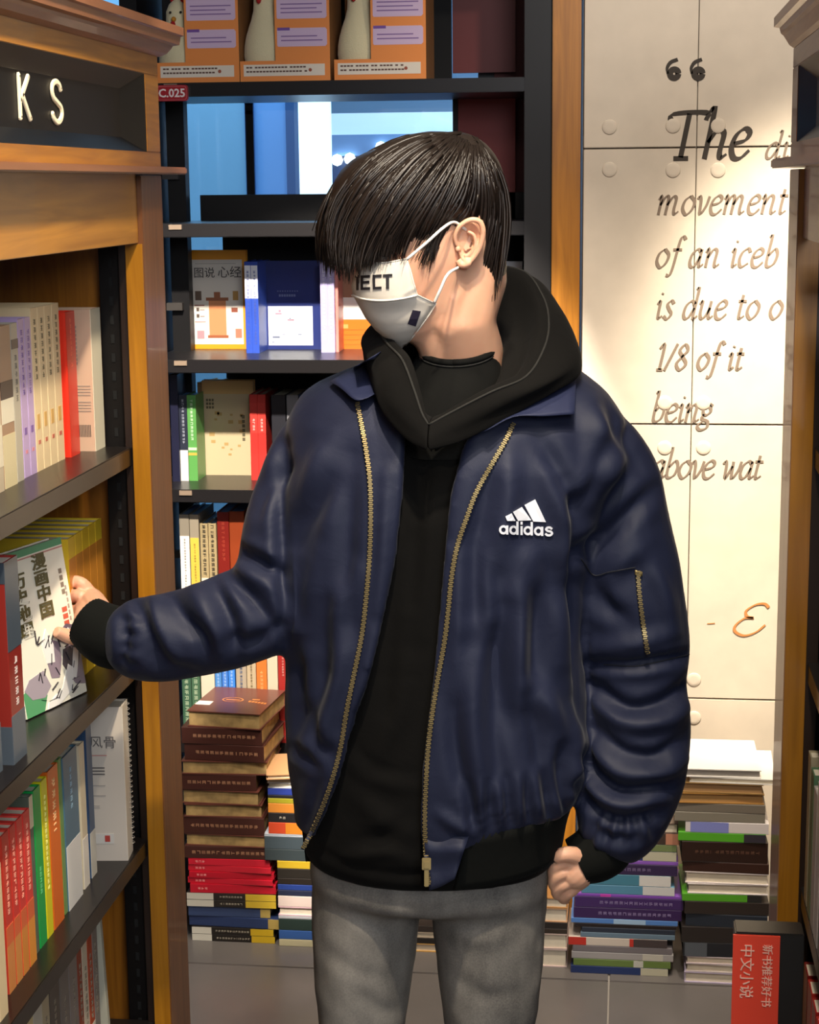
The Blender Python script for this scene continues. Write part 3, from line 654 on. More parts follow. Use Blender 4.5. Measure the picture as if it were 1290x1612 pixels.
STA = [(12,'spine','26386c','navy blue book with cream tail at the foot of the purple stack', dict(x0=899, x1=1052, bands=((.72,1,'c8c4ac'),))),
       (11,'spine','6c8444','olive green book low in the purple stack', dict(x0=903, x1=1056, bands=((.62,.72,'c8c8c0'),))),
       (11,'spine','a8a4a4','silver grey book low in the purple stack', dict(x0=900, x1=1060, bands=((.7,.9,'c8c4b8'),))),
       (10,'spine','7a7478','dark grey book under the cream and red one', dict(x0=902, x1=1058)),
       (13,'spine','d8ccc0','cream book with red end in the purple stack', dict(x0=895, x1=1050, bands=((0,.18,'c8382c'),(.62,.66,'c8382c'),(.66,1,'4a4040')))),
       (8,'spine','6c8498','steel blue book in the purple stack', dict(x0=914, x1=1062)),
       (8,'spine','2c3444','dark slate book in the purple stack', dict(x0=916, x1=1062)),
       (6,'spine','241c1c','black book under the blue edged purple book', dict(x0=905, x1=1064)),
       (8,'spine','5888d0','bright blue book under the purple pair', dict(x0=899, x1=1066, bands=((.4,.7,'a8c8e8'),))),
       (17,'spine','3c2458','lower deep purple book with silver marks', dict(x0=903, x1=1072, marks=('9888b8', .2, .9, .008))),
       (17,'spine','442a66','upper deep purple book with silver marks', dict(x0=905, x1=1074, marks=('9888b8', .2, .9, .008))),
       (5,'spine','8a50c0','thin bright purple book with a pink patch', dict(x0=908, x1=1074, bands=((.22,.32,'d048b8'),))),
       (14,'spine','5c94b4','lower teal book with white end', dict(x0=915, x1=1060, bands=((.66,1,'dcdcdc'),))),
       (17,'spine','4c88a0','upper teal book with white end', dict(x0=925, x1=1054, bands=((.62,1,'e4e2de'),))),
       (17,'spine','3a2a50','dark purple book beneath the light purple one', dict(x0=925, x1=1064, marks=('8878a0', .2, .7, .008))),
       (6,'spine','9460c8','thin light purple book', dict(x0=925, x1=1065)),
       (15,'spine','2c3c78','navy book with cream end near the top of the purple stack', dict(x0=925, x1=1062, bands=((.62,1,'cac6ae'),))),
       (11,'spine','465040','olive book on the navy book', dict(x0=930, x1=1062, bands=((.6,1,'7c8c5c'),))),
       (18,'spine','4a3c34','dark brown book near the top of the purple stack', dict(x0=935, x1=1066, bands=((.84,1,'c88c70'),))),
       (16,'pages','6a5a50','grey brown book on top of the purple stack', dict(x0=935, x1=1064))]
stack(900, 1062, 1532, STA, GA, 3.715, D=.16)
GB = 'books in the white-topped stack'
STB = [(17,'pages','c4b8d4','lilac book at the foot of the white-topped stack', dict(x0=1078, x1=1204)), (13,'pages','d4c8c8','pale pink book second from below in the white-topped stack', dict(x0=1080, x1=1204)),
       (12,'pages','d8c8cc','pale pink book third from below in the white-topped stack', dict(x0=1080, x1=1206)), (22,'spine','24262c','black book with a white streak', dict(x0=1075, x1=1200, bands=((.02,.3,'5a6068'),))),
       (25,'spine','2e2826','thick black-brown book in the white-topped stack', dict(x0=1072, x1=1204)), (20,'spine','262e3a','navy black book in the white-topped stack', dict(x0=1078, x1=1206)),
       (20,'spine','342c28','dark brown book under the lower green book', dict(x0=1076, x1=1208)), (12,'spine','5cae2c','lower green book in the white-topped stack', dict(x0=1072, x1=1196, bands=((.82,1,'2c2c2c'),))),
       (16,'pages','e8e0e0','white book just above the lower green book', dict(x0=1080, x1=1206)), (18,'pages','e8dedd','white book just below the dark brown books', dict(x0=1076, x1=1206)),
       (16,'spine','3c241c','lower dark brown book beneath the upper green book', dict(x0=1072, x1=1206)), (32,'spine','32201a','thick dark brown book beneath the upper green book', dict(x0=1070, x1=1204, marks=('6a4a3a', .1, .9, .008))),
       (14,'spine','5cb42e','upper green book in the white-topped stack', dict(x0=1064, x1=1200, bands=((.75,1,'3a3640'),))), (17,'spine','e6dedc','white book with blue end', dict(x0=1075, x1=1204, bands=((.06,.52,'8c94d8'),))),
       (15,'spine','8c8678','lower grey book near the top of the white-topped stack', dict(x0=1058, x1=1198)), (14,'spine','7c7468','middle grey book near the top of the white-topped stack', dict(x0=1060, x1=1198)),
       (16,'pages','a87c40','lower gold-edged book in the white-topped stack', dict(x0=1064, x1=1196, page=mat('b8905a', .6))), (16,'pages','9a7a4a','upper gold-edged book in the white-topped stack', dict(x0=1066, x1=1194, page=mat('a8845a', .6))),
       (9,'pages','f0ece4','white book under the topmost white one, sticking out to the right', dict(x0=1080, x1=1212, D=.20)),
       (13,'pages','f4f0ea','topmost white book of the right-hand stack', dict(x0=1070, x1=1190, D=.21, page=mat('a8a29a', .8)))]
STB = [(e[0]*1.0, e[1], e[2], e[3], {**{'D': .17}, **e[4], 'rz': random.uniform(-2, 2)}) for e in STB]
stack(1075, 1205, 1545, STB, GB, 3.69, D=.17)

# ------------------------------------------------------------------ left bookcase
XS = -.745; XF = -.715; YP = 2.603
ZL = [1.340, 1.010, .712, .40, .10]
lw = thing('bookcase', 'brown wooden left bookcase with lettered header and black shelves', 'bookcase', (-.9, 2.0, 0))
LB = (-.9, 2.0, 0)
def lb(name, a, b, m, bevel=.001, par=lw): return bx(name, a, b, m, par, bevel, LB)
wpost = wood('643a1a', '7c4c26', 'Z', .4); wgold = wood('95600f', 'ad7418', 'Z', .35)
lb('post', (-.742, YP, 0), (XF, 2.722, 1.746), wpost)
lb('post_face', (-.742, YP-.003, 0), (XF-.001, YP, 1.646), wgold, 0)
lb('end_panel', (-1.10, 2.66, 0), (-.742, 2.70, 1.746), wood('8a5216', 'a86a1e', 'Z'))
up = lb('upright', (-.79, 2.62, 0), (-.742, 2.66, 1.65), mat('100d0c', .5, noise=.1, spec=.2), .001)
lb('upright', (-.755, 2.606, 0), (-.742, 2.66, 1.65), wood('1a0f0a', '24150d', 'Z'), .001)
sl = MB()
for k in range(48):
    z = .30+k*.0285
    sl.box((-.775, 2.6185, z), (-.7695, 2.6205, z+.013), None)
o = sl.build('slot', mat('040404', .9), lw); o.location = (.9, -2.0, 0); o['kind'] = 'stuff'
lb('back_panel', (-1.10, .9, 0), (-1.085, 2.70, 1.746), wood('7a4a1a', '96602a', 'Z'))
for z in ZL:
    lb('shelf', (-1.085, .9, z-.028), (XS, 2.612, z), mat('191514', .30, noise=.12, scale=6, spec=.45), .0015)
lb('shelf', (-1.085, .9, 1.65), (XS-.002, 2.6, 1.70), wood('7a4718', '8f5a20', 'Y'), .0015)
# header: apron, ledge, frame, recessed sign, crown
lb('apron', (-.735, .9, 1.647), (-.722, 2.602, 1.748), wood('966014', 'bb8028', 'Y', .35, 6))
lb('ledge', (-.76, .9, 1.748), (-.690, 2.787, 1.759), wood('7d4f33', '8e5c3c', 'Y'), .002)
fm = wood('8a5614', 'ad7420', 'Y')
lb('frame_rail', (-.76, .9, 1.759), (XF, 2.722, 1.781), fm); lb('frame_rail', (-.76, .9, 1.895), (XF, 2.722, 1.925), fm)
lb('frame_stile', (-.76, 2.646, 1.781), (XF, 2.722, 1.895), fm)
# bevelled black surround and inner board
q = MB(); X0, X1 = XF-.001, -.733
o1 = [(.9, 1.781), (2.646, 1.781), (2.646, 1.895), (.9, 1.895)]; i1 = [(.95, 1.801), (2.57, 1.801), (2.57, 1.870), (.95, 1.870)]
vs = [(X0, y, z) for y, z in o1]+[(X1, y, z) for y, z in i1]+[(-.76, y, z) for y, z in o1]
q.add([[v[i]-LB[i] for i in range(3)] for v in vs], [(0,1,5,4), (1,2,6,5), (2,3,7,6), (3,0,4,7), (4,5,6,7), (8,11,10,9), (0,8,9,1), (1,9,10,2), (2,10,11,3), (3,11,8,0)])
q.build('sign_board', mat('0c0d10', .45, noise=.2, scale=12, spec=.15), lw)
def stroke_text(name, glyphs, par, M, wd, m, d=.003):
    mb = MB()
    for path in glyphs:
        P = smoothpath(path, 8) if len(path) > 2 else [np.array(p, float) for p in path]
        P = [Vector(M @ Vector((p[0], p[1], 0))) for p in P]; n = (M.to_3x3() @ Vector((0, 0, 1))).normalized()
        rings = []
        for i, p in enumerate(P):
            t = (P[min(i+1, len(P)-1)]-P[max(i-1, 0)]).normalized(); sd = n.cross(t).normalized()
            rings.append([p+sd*wd*a+n*b*d for a, b in ((-1, 0), (-1, .6), (-.6, 1), (.6, 1), (1, .6), (1, 0))])
        mb.loft(rings)
        for e in (P[0], P[-1]):
            dr = [n.orthogonal().normalized()]; dr.append(n.cross(dr[0]))
            mb.loft([[e+(dr[0]*cos(k*pi/5)+dr[1]*sin(k*pi/5))*wd*s_+n*b*d for k in range(10)] for s_, b in ((1, 0), (1, .6), (.6, 1))])
    return mb.build(name, m, par)
SM = lambda y: Matrix(((0,0,1,X1+.0006-LB[0]), (1,0,0,y-LB[1]), (0,1,0,1.8135), (0,0,0,1)))
lt = mat('f3e4c4', .5); h = .0500
stroke_text('letter', [[(0, 0), (0, h)], [(.034, h), (.002, h*.42)], [(.010, h*.55), (.036, 0)]], lw, SM(2.128), .0038, lt)
stroke_text('letter', [[(.036, h*.83), (.030, h*.95), (.018, h), (.005, h*.93), (.001, h*.78), (.006, h*.60), (.020, h*.49), (.034, h*.38), (.038, h*.20), (.030, h*.04), (.017, -.001), (.004, h*.07), (0, h*.18)]], lw, SM(2.253), .0038, lt)
stroke_text('letter', [[(.020+.020*cos(a), h/2+h/2*sin(a)) for a in np.linspace(0, 2*pi, 17)]], lw, SM(2.000), .0038, lt)
stroke_text('letter', [[(.020+.020*cos(a), h/2+h/2*sin(a)) for a in np.linspace(0, 2*pi, 17)]], lw, SM(1.873), .0038, lt)
stroke_text('letter', [[(0, 0), (0, h)], [(0, h), (.020, h*.98), (.030, h*.78), (.018, h*.54), (0, h*.54)], [(.018, h*.54), (.034, h*.28), (.020, .0), (0, 0)]], lw, SM(1.745), .0038, lt)
cr = MB(); prof = [(-.76, 1.925), (XF, 1.925), (-.706, 1.930), (-.700, 1.938), (-.698, 1.942), (-.690, 1.944), (-.688, 1.956), (-.684, 1.958), (-.684, 1.970), (-.76, 1.970)]
cr.loft([[(x-LB[0], y-LB[1]+(max(0, x-XF)*1.1 if y > 2 else 0), z) for x, z in prof] for y in (.9, 2.735)])
cr.build('crown_moulding', wood('7d4f33', '935f3e', 'Y'), lw)
lb('cabinet_top', (-1.10, .9, 1.925), (-.76, 2.722, 1.955), wood('6a4428', '7d5232', 'Y'))

def lbook(label, px0, px1, py, X, zs, Htop, cover, D=.15, rz=0, **kw):
    """upright book on the left bookcase: its spine faces the aisle; pixel extent at the base gives its place along the shelf"""
    a = onX(px0, py, X)[1]; b = onX(px1, py, X)[1]
    return book(label, b-a-.0006, D, Htop-zs, cover, (X, (a+b)/2, zs), radians(90+rz), **kw)
GLA = 'books on the upper left shelf'; Z = ZL[0]
lbook('tan book with a drawn figure on its spine, nearest on the upper left shelf', -26, 8, 770, -.806, Z, 1.556, 'c3b49a', bands=((.15,.4,'e0d6bc'),), group=GLA)
lbook('brown illustrated spine with a dark figure, upper left shelf', 8, 28, 762, -.808, Z, 1.553, 'a48368', bands=((.0,.33,'d8caa0'), (.55,.66,'3c3230'), (.40,.55,'e4dcc4')), group=GLA)
lbook('grey-beige spine beside the lilac pair', 28, 39, 752, -.810, Z, 1.553, 'b9b2a0', bands=((.84,.90,'4a4648'),), marks=('8a8478', .5, .8, .008), group=GLA)
for i, (a, b) in enumerate(((39, 49), (49, 59))): lbook('%s of the two lilac spines on the upper left shelf' % ('nearer', 'farther')[i], a, b, 744-6*i, -.812, Z, 1.556, 'bfa6d2',
    marks=('8f74ae', .5, .93, .0075), bands=((.27,.315,'7a5aa6', .4), (.15,.172,'d88a98', .35)), group=GLA)
for i, (a, b) in enumerate(((59, 70), (70, 80.5), (80.5, 91.5), (91.5, 103))): lbook('%s of the four cream spines on the upper left shelf' % ('nearest', 'second nearest', 'third nearest', 'farthest')[i], a, b, 734-5*i, -.812, Z, 1.567, 'ecd3a6',
    marks=('8a7a5c', .52, .93, .008), bands=((.26,.35,'d8ac62', .4), (.165,.19,'c8705a', .35)), group=GLA)
o = lbook('bright red spine between the cream books and the white book', 112, 127, 712, -.806, Z, 1.552, 'e03420', D=.14, rough=.3, marks=('e87a5c', .6, .95, .006), group=GLA)
pp = onZ(172, 700, Z); p2 = onZ(127, 702, Z)
def art_back(t, A):
    T = .05; n_ = MB()
    for q in range(9): n_.box((-T/2-.0006, .006+q*.0024, .022), (-T/2, .0072+q*.0024, .040), A)
    n_.build('barcode', mat('5a5048'), t); n_ = MB()
    for q in range(4): n_.box((-T/2-.0006, .004, .060+q*.0045), (-T/2, .032, .0615+q*.0045), A)
    for q in range(4): n_.box((-T/2-.0006, .004, .084+q*.0045), (-T/2, .033, .0855+q*.0045), A)
    for q in range(10): n_.box((-T/2-.0006, .022, .130+q*.006), (-T/2, .024, .134+q*.006), A)
    n_.build('print', mat('a09080'), t)
T = .05
book('white and beige book with a barcode, against the black upright', T, .12, .212, 'cfae92', (-.788, 2.585, Z), radians(90), bands=((0, 1, 'e6dcc0'),), group=GLA, art=art_back)
# --- second left shelf
GLB = 'books on the second left shelf'; Z = ZL[1]
for i in range(5):
    y0 = 2.462+i*.0335
    def art_y(t, A):
        cover_print(t, A, .02, .10, .10, .20, 'c8862c', .033, side=1)
    book('%s yellow and orange book at the back of the second left shelf' % ('nearest', 'second', 'middle', 'fourth', 'farthest')[i], .033, .15, .218, 'd9b92e', (-.80+.0*i, y0, Z), radians(90), group=GLB,
         bands=((.30, .86, 'c4812e'), (.12, .30, 'a8983c')))
for i, (X, y) in enumerate(((-.775, 1.975), (-.772, 2.035), (-.764, 2.104))):
    book('%s of the dark red and slate spines on the second left shelf' % ('nearest', 'middle', 'farthest')[i], (.05, .05, .050)[i], .15, .262, '8e2a22', (X, y, Z), radians(90), group=GLB, page=mat('d8d2c4', .8),
         bands=((.56, 1, '4a545e'), (0, .24, '59636e')), marks=('e8d8d0', .27, .52, .010), art=lambda t, A: (cover_print(t, A, 0, .235, .15, .262, '3a444e', .05), cover_print(t, A, .0, 0, .15, .05, '4a545e', .05)))
# the book being pulled out
hb = thing('book', 'white and green illustrated book with Chinese title held by the person', 'book', (-.772, 2.27, 1.0135))
def held_book():
    # the book stands on the shelf, its cover turned to the aisle, leaning back a little
    T = .020; br = Vector(onZ(137, 1088, 1.012)); bl = Vector(onZ(42, 1133, 1.012)); w_ = (bl-br).length; h_ = .228
    xn = (bl-br).normalized(); n0 = xn.cross(Vector((0, 0, 1))); n0 = n0 if n0.x > 0 else -n0
    zn = (Vector((0, 0, 1))*cos(radians(8.5))-n0*sin(radians(8.5))).normalized(); yn = (n0*cos(radians(8.5))+Vector((0, 0, 1))*sin(radians(8.5))).normalized(); o = br
    hb.location = o
    # local frame: u towards the left edge, v up, n towards the viewer
    n = yn
    def P(u, v, k): return tuple(xn*u+zn*v+n*k)
    def quadbox(mb, u0, v0, u1, v1, k0, k1):
        vs = [P(u0,v0,k0),P(u1,v0,k0),P(u1,v1,k0),P(u0,v1,k0),P(u0,v0,k1),P(u1,v0,k1),P(u1,v1,k1),P(u0,v1,k1)]
        mb.add(vs, [(0,3,2,1),(4,5,6,7),(0,1,5,4),(1,2,6,5),(2,3,7,6),(3,0,4,7)])
    m_ = MB(); quadbox(m_, 0, 0, w_, h_, -.002, 0); quadbox(m_, 0, 0, w_, h_, -T-.002, -T); quadbox(m_, w_-.002, 0, w_, h_, -T, -.002)
    m_.build('cover', mat('f4efdc', .35), hb)
    m_ = MB(); quadbox(m_, .002, .002, w_-.002, h_-.002, -T, -.002); m_.build('pages', mat('e4dcc8', .8), hb)
    m_ = MB(); quadbox(m_, 0, h_-.010, w_, h_, 0, .0005); m_.build('top_band', mat('4f9a6e', .35), hb)
    m_ = MB(); quadbox(m_, 0, h_-.014, w_, h_-.012, 0, .0005); m_.build('top_line', mat('c88a80', .35), hb)
    def poly(pts, col, name='drawing', k=.0006):
        vs = [P(u*1.18, v, k) for u, v in pts]+[P(u*1.18, v, 0) for u, v in pts]; N = len(pts)
        MB().add(vs, [tuple(range(N)), tuple(range(2*N-1, N-1, -1))]+[(i, i+N, (i+1) % N+N, (i+1) % N) for i in range(N)]).build(name, mat(col, .4), hb)
    poly([(.125,.0),(.090,.0),(.080,.020),(.095,.040),(.125,.035)], '5aa06c')
    poly([(.0,.06),(.020,.085),(.030,.070),(.034,.04),(.020,.018),(.0,.012)], '8a7a86')
    poly([(.040,.085),(.060,.095),(.070,.070),(.066,.040),(.050,.036),(.040,.060)], '93828f')
    poly([(.070,.030),(.080,.055),(.110,.050),(.122,.038),(.110,.022),(.085,.018)], 'a89ca6', k=.0009)
    poly([(.018,.040),(.030,.050),(.048,.020),(.080,.008),(.084,.0),(.060,.0),(.030,.012)], 'f2eee8', k=.0012)
    poly([(.055,.060),(.070,.062),(.074,.090),(.062,.110),(.052,.085)], 'f6f2ec', k=.0012)
    poly([(.0,.060),(.012,.074),(.034,.072),(.040,.052),(.030,.034),(.010,.040)], '3c3440', k=.0010)
    poly([(.004,.066),(.014,.070),(.020,.050),(.026,.030),(.018,.026),(.010,.044)], 'efeae4', k=.0015)
    poly([(.004,.100),(.020,.106),(.034,.098),(.040,.086),(.026,.078),(.006,.082)], '6a5f70', k=.0010)
    poly([(.006,.094),(.018,.100),(.026,.092),(.018,.084),(.008,.086)], 'f2eee8', k=.0015)
    random.seed(3)
    for q in range(26):
        u, v = random.uniform(.002, .095), random.uniform(.004, .095); a = random.uniform(0, 3.1); l_ = random.uniform(.008, .02)
        poly([(u, v), (u+.0012, v+.001), (u+l_*cos(a), v+l_*sin(a)), (u+l_*cos(a)-.001, v+l_*sin(a))], '2e2830', k=.0018)
    def ctxt(s, size, u, v, col, k=.0012, bold=.0003):
        M = Matrix.Identity(4); X = -xn; Y = zn; N = n if X.cross(Y).dot(n) > 0 else n
        for i in range(3): M[i][0] = X[i]*1.5; M[i][1] = Y[i]; M[i][2] = X.cross(Y)[i]; M[i][3] = (xn*u+zn*v+n*k)[i]
        return text_mesh('cover_title', s, size, mat(col), hb, M, vertical=True, bold=bold, align='LEFT')
    ctxt('漫画中国', .0235, .080, h_-.032, '5a5430', bold=.0006)
    ctxt('历史地理', .0235, .134, h_-.050, '5a5430', bold=.0006)
    for s in range(4): poly([(.010,h_-.05-s*.010),(.016,h_-.05-s*.010),(.016,h_-.043-s*.010),(.010,h_-.043-s*.010)], '8a7a6a', 'print')
    for s in range(5): poly([(.012,h_-.105-s*.010),(.022,h_-.105-s*.010),(.022,h_-.098-s*.010),(.012,h_-.098-s*.010)], 'c8604a', 'print')
    for s in range(6): poly([(.006,h_-.075-s*.009),(.009,h_-.075-s*.009),(.009,h_-.069-s*.009),(.006,h_-.069-s*.009)], 'a89c90', 'print')
    return o, xn, zn, n, w_, h_
HB = held_book()
# --- third left shelf
GLC = 'books on the third left shelf'; Z = ZL[2]; X = -.78
lbook('cream white spine nearest on the third left shelf', -22, 0, 1595, -.76, Z,  .905, 'e8dcc4', group=GLC); lbook('cream spine beside the red series on the third left shelf', 0, 14, 1590, -.76, Z,  .91, 'e6cfa4', group=GLC)
for i, (a, b, c, c2) in enumerate(((14, 26, 'c83a2c', 'd88a4a'), (26, 36, 'cf3a30', 'd8904a'), (36, 46, 'd43c34', 'd98a3c'), (46, 57, 'd83e38', 'e0923a'))):
    lbook('%s red and orange spine of the series of four, third left shelf' % ('nearest', 'second', 'third', 'farthest')[i], a, b, 1545-i*20, -.775, Z, .925, c, bands=((0, .3, c2), (.3, .42, 'd8663a')), marks=('f0a890', .45, .92, .007), group=GLC)
lbook('dark grey-green spine between the red series and the green one', 57, 63, 1490, -.780, Z, .934, '5a6456', bands=((.8,1,'d8c8a8'),), group=GLC)
lbook('bright green spine on the third left shelf', 63, 75, 1473, -.780, Z, .936, '18a04a', marks=('70c88a', .3, .5, .006), group=GLC, rough=.3)
lbook('bright yellow spine on the third left shelf', 75, 85, 1458, -.780, Z, .938, 'dcd420', marks=('f0ee9a', .3, .9, .006), group=GLC, rough=.3)
lbook('orange spine on the third left shelf', 85, 102, 1438, -.780, Z, .942, 'dc6a22', marks=('f4c890', .55, .93, .012), group=GLC, rough=.3)
lbook('thin olive green spine right of the orange one', 102, 108, 1425, -.782, Z, .942, '6a8a4a', group=GLC)
lbook('teal blue spine with white lower half, third left shelf', 108, 131, 1408, -.780, Z, .940, '4a6c80', bands=((0,.42,'dedcd8'),), marks=('8aa4b4', .6, .9, .008), group=GLC)
lbook('thin beige spine beside the teal book', 133, 142, 1388, -.782, Z, .932, 'cdbfa2', bands=((0,.35,'e0d8cc'),), group=GLC)
lbook('blue and white spiral-bound spine next to the white notebook', 144, 153, 1368, -.784, Z, .946, '2f4a6c', bands=((0,.30,'c8c4b8'),), group=GLC)
# white spiral book with title
def art_sp(t, A):
    T = .045
    def q(x0, z0, x1, z1, c, k=0): return MB().box((-T/2-.0006-k, x0, z0), (-T/2, x1, z1), A).build('print', mat(c), t)
    q(.020,.028,.048,.044,'d8d2c8'); q(.026,.031,.034,.041,'b8463c',.0003); q(.052,.028,.072,.044,'b8b4ac')
    q(.026,.168,.072,.1695,'c88a80')
    for i in range(3): q(.030,.148-i*.005,.074,.150-i*.005,'6a6460')
    for i in range(2): q(.030,.120-i*.016,.074,.1215-i*.016,'a8a098')
    for i in range(2): q(.040,.088-i*.003,.074,.089-i*.003,'a8a098')
    M = A @ Matrix(((0,0,-1,-T/2-.0008),(-1,0,0,.052),(0,1,0,.182),(0,0,0,1)))
    text_mesh('cover_title', '风骨', .021, mat('6a6460'), t, M, align='LEFT')
o = book('white spiral-bound book with two Chinese characters, against the black upright', .045, .095, .245, 'd6cabb', (-.752, 2.535, Z), radians(90+6), group=GLC, art=art_sp, bands=((0,1,'e2dacb'),))
for k in range(28):
    z = .012+k*.0083
    MB().tube([(.0225+.0035*cos(a)-.004, -.0005+.0035*sin(a), z+.0005*a) for a in np.linspace(0, 2*pi, 9)], .0006, 5).build('ring', mat('b8b8b8', .3, 1), o)
# --- fourth left shelf
GLD = 'books on the fourth left shelf'; Z = ZL[3]
cols = [('e8dcb0','cream'), ('d8ccb8','beige'), ('6a5a9a','violet'), ('d9d0b0','pale cream'), ('c8b888','straw coloured'), ('b8b4a8','light grey'), ('a89c80','tan'), ('4a4644','dark grey'), ('6a6664','mid grey'), ('7a7472','ash grey'), ('8a3a2a','rust red'), ('c8bca8','sand coloured'), ('b04a30','brick red'), ('88807a','warm grey')]
y = 2.06
for i, (c, n) in enumerate(cols):
    T = [.03, .028, .02, .028, .03, .036, .03, .045, .042, .04, .022, .026, .024, .026][i]
    book('%s spine on the fourth left shelf' % n, T, .15, .225+.012*sin(i*2.1), c, (-.800, y+T/2, Z), radians(90), group=GLD, marks=('8a8070', .3, .8, .008), bands=((.1, .3, 'd8d0c0'),) if i % 3 == 0 else ())
    y += T+.001
book('thin leaning whitish book at the far end of the fourth left shelf', .012, .15, .235, 'b9b6a4', (-.80, 2.545, Z), radians(90), group=GLD, tilt=(0, radians(-6)))
# red picture book on top of the left bookcase
t = thing('book_display', 'red and pink picture board standing on top of the left bookcase', 'picture board', (-.93, 2.66, 1.955))
MB().box((-.12, 0, 0), (.10, .02, .115)).build('board', mat('8a2430', .5, noise=.5, scale=14), t)
MB().box((-.09, -.001, .01), (.03, 0, .095)).build('picture', mat('c98a88', .5, noise=.3, scale=20), t)

# ------------------------------------------------------------------ right bookcase
XR = .245; RB = (.45, 2.0, 0)
rw = thing('bookcase', 'brown wooden right bookcase cut by the picture edge', 'bookcase', RB)
def rb(name, a, b, m, bevel=.001): return bx(name, a, b, m, rw, bevel, RB)
rb('post', (XR, 2.66, 0), (XR+.032, 2.80, 1.746), wood('94684a', 'a67a5a', 'Z', .4))
rb('post_face', (XR+.001, 2.657, 0), (XR+.032, 2.66, 1.746), wgold, 0)
rb('upright', (XR+.032, 2.66, 0), (XR+.050, 2.71, 1.746), mat('2a1a10', .5)); rb('upright', (XR+.050, 2.68, 0), (XR+.10, 2.72, 1.746), blk)
rb('end_panel', (XR+.032, 2.74, 0), (.65, 2.78, 1.925), wood('8a5216', 'a86a1e', 'Z'))
rb('back_panel', (.635, 1.3, 0), (.65, 2.74, 1.746), mat('3a2416', .6))
for z in (1.34, 1.01, .65, .32): rb('shelf', (XR+.035, 1.3, z-.03), (.635, 2.70, z), mat('26211f', .3))
rb('apron', (XR+.008, 1.3, 1.647), (XR+.020, 2.66, 1.748), wood('a0744c', 'b08458', 'Y'))
rb('ledge', (XR-.026, 1.3, 1.748), (XR+.05, 2.84, 1.762), wood('8c5c3e', '9e6c4a', 'Y'), .002)
fm2 = wood('86583c', '96684a', 'Y')
rb('frame_rail', (XR, 1.3, 1.762), (XR+.05, 2.80, 1.785), fm2); rb('frame_rail', (XR, 1.3, 1.895), (XR+.05, 2.80, 1.925), fm2); rb('frame_stile', (XR, 2.715, 1.785), (XR+.05, 2.80, 1.895), fm2)
q = MB(); o1 = [(1.3, 1.785), (2.715, 1.785), (2.715, 1.895), (1.3, 1.895)]; i1 = [(1.35, 1.805), (2.64, 1.805), (2.64, 1.872), (1.35, 1.872)]
q.add([[v[0]-RB[0], v[1]-RB[1], v[2]] for v in [(XR+.001, y, z) for y, z in o1]+[(XR+.02, y, z) for y, z in i1]+[(XR+.05, y, z) for y, z in o1]],
      [(0,4,5,1), (1,5,6,2), (2,6,7,3), (3,7,4,0), (4,7,6,5), (8,9,10,11), (0,1,9,8), (1,2,10,9), (2,3,11,10), (3,0,8,11)])
q.build('sign_board', mat('0e1012', .4, noise=.2, scale=12, spec=.2), rw)
cr = MB(); prof = [(XR+.05, 1.925), (XR, 1.925), (XR-.006, 1.930), (XR-.014, 1.944), (XR-.018, 1.948), (XR-.020, 1.956), (XR-.028, 1.958), (XR-.028, 1.972), (XR+.05, 1.972)]
cr.loft([[(x-RB[0], 1.3-RB[1], z) for x, z in prof], [(x-RB[0], 2.80+max(0, XR-x)-RB[1], z) for x, z in prof]])
cr.build('crown_moulding', wood('9c6844', 'b07c54', 'Y'), rw)
# pale cartons on top of the right bookcase
t = thing('carton', 'lower pale brown carton on top of the right bookcase', 'box', (XR+.10, 2.45, 1.972))
for i, (z0, z1) in enumerate(((0, .055),)): MB().box((-.10, -.35, z0), (.2, .31, z1)).build('body', mat('a89880', .7, noise=.1, scale=12), t, bevel=.002)
t = thing('carton', 'upper pale brown carton on top of the right bookcase', 'box', (XR+.10, 2.45, 2.027))
MB().box((-.105, -.36, 0), (.2, .32, .09)).build('body', mat('b5a488', .7, noise=.1, scale=12), t, bevel=.002); MB().box((-.107, -.362, .004), (.2, .322, .010)).build('tape', mat('cfc0a4', .5), t)
t = thing('shelf_tag', 'pinkish red tag on the right bookcase at the picture edge', 'tag', (XR+.028, 2.52, 1.585))
MB().box((-.001, -.006, 0), (.05, 0, .040)).build('plate', mat('c24a5a', .4), t, bevel=.0008); MB().box((.002, -.0068, .003), (.048, -.0058, .037)).build('face', mat('d88a92', .4), t)
# books at the right edge
GR = 'books at the right edge'
for lab, px0, px1, c, zt in (('pale beige spine with green foot at the right picture edge', 1248, 1262, 'a49a82', .90), ('green spine at the right picture edge', 1258, 1272, '567a58', .90)): pass
for i, (y, T, c, n) in enumerate(((2.60, .035, 'a89c82', 'beige'), (2.555, .040, '56785a', 'green'), (2.505, .045, 'b8b0ac', 'pale grey'), (2.455, .045, 'c8c0bc', 'whitish'), (2.40, .05, '8a8680', 'grey'))):
    book('%s spine on the right bookcase at the picture edge' % n, T, .15, .235-.012*i*(i < 3), c, (XR+.036, y, .65), radians(-90), group=GR, rough=.4)
for i, (y, T, c, n) in enumerate(((2.56, .05, '7a1a18', 'dark red'), (2.50, .05, 'b02a22', 'red'), (2.44, .05, 'a42420', 'deep red'), (2.38, .05, 'b8302a', 'bright red'))):
    book('%s spine low on the right bookcase' % n, T, .15, .24, c, (XR+.036, y, .32), radians(-90), group=GR)
o = book('small red and grey book lying on the right bookcase shelf', .03, .15, .2, '8a8488', (XR+.04, 2.45, 1.34), radians(-90), group=GR); 
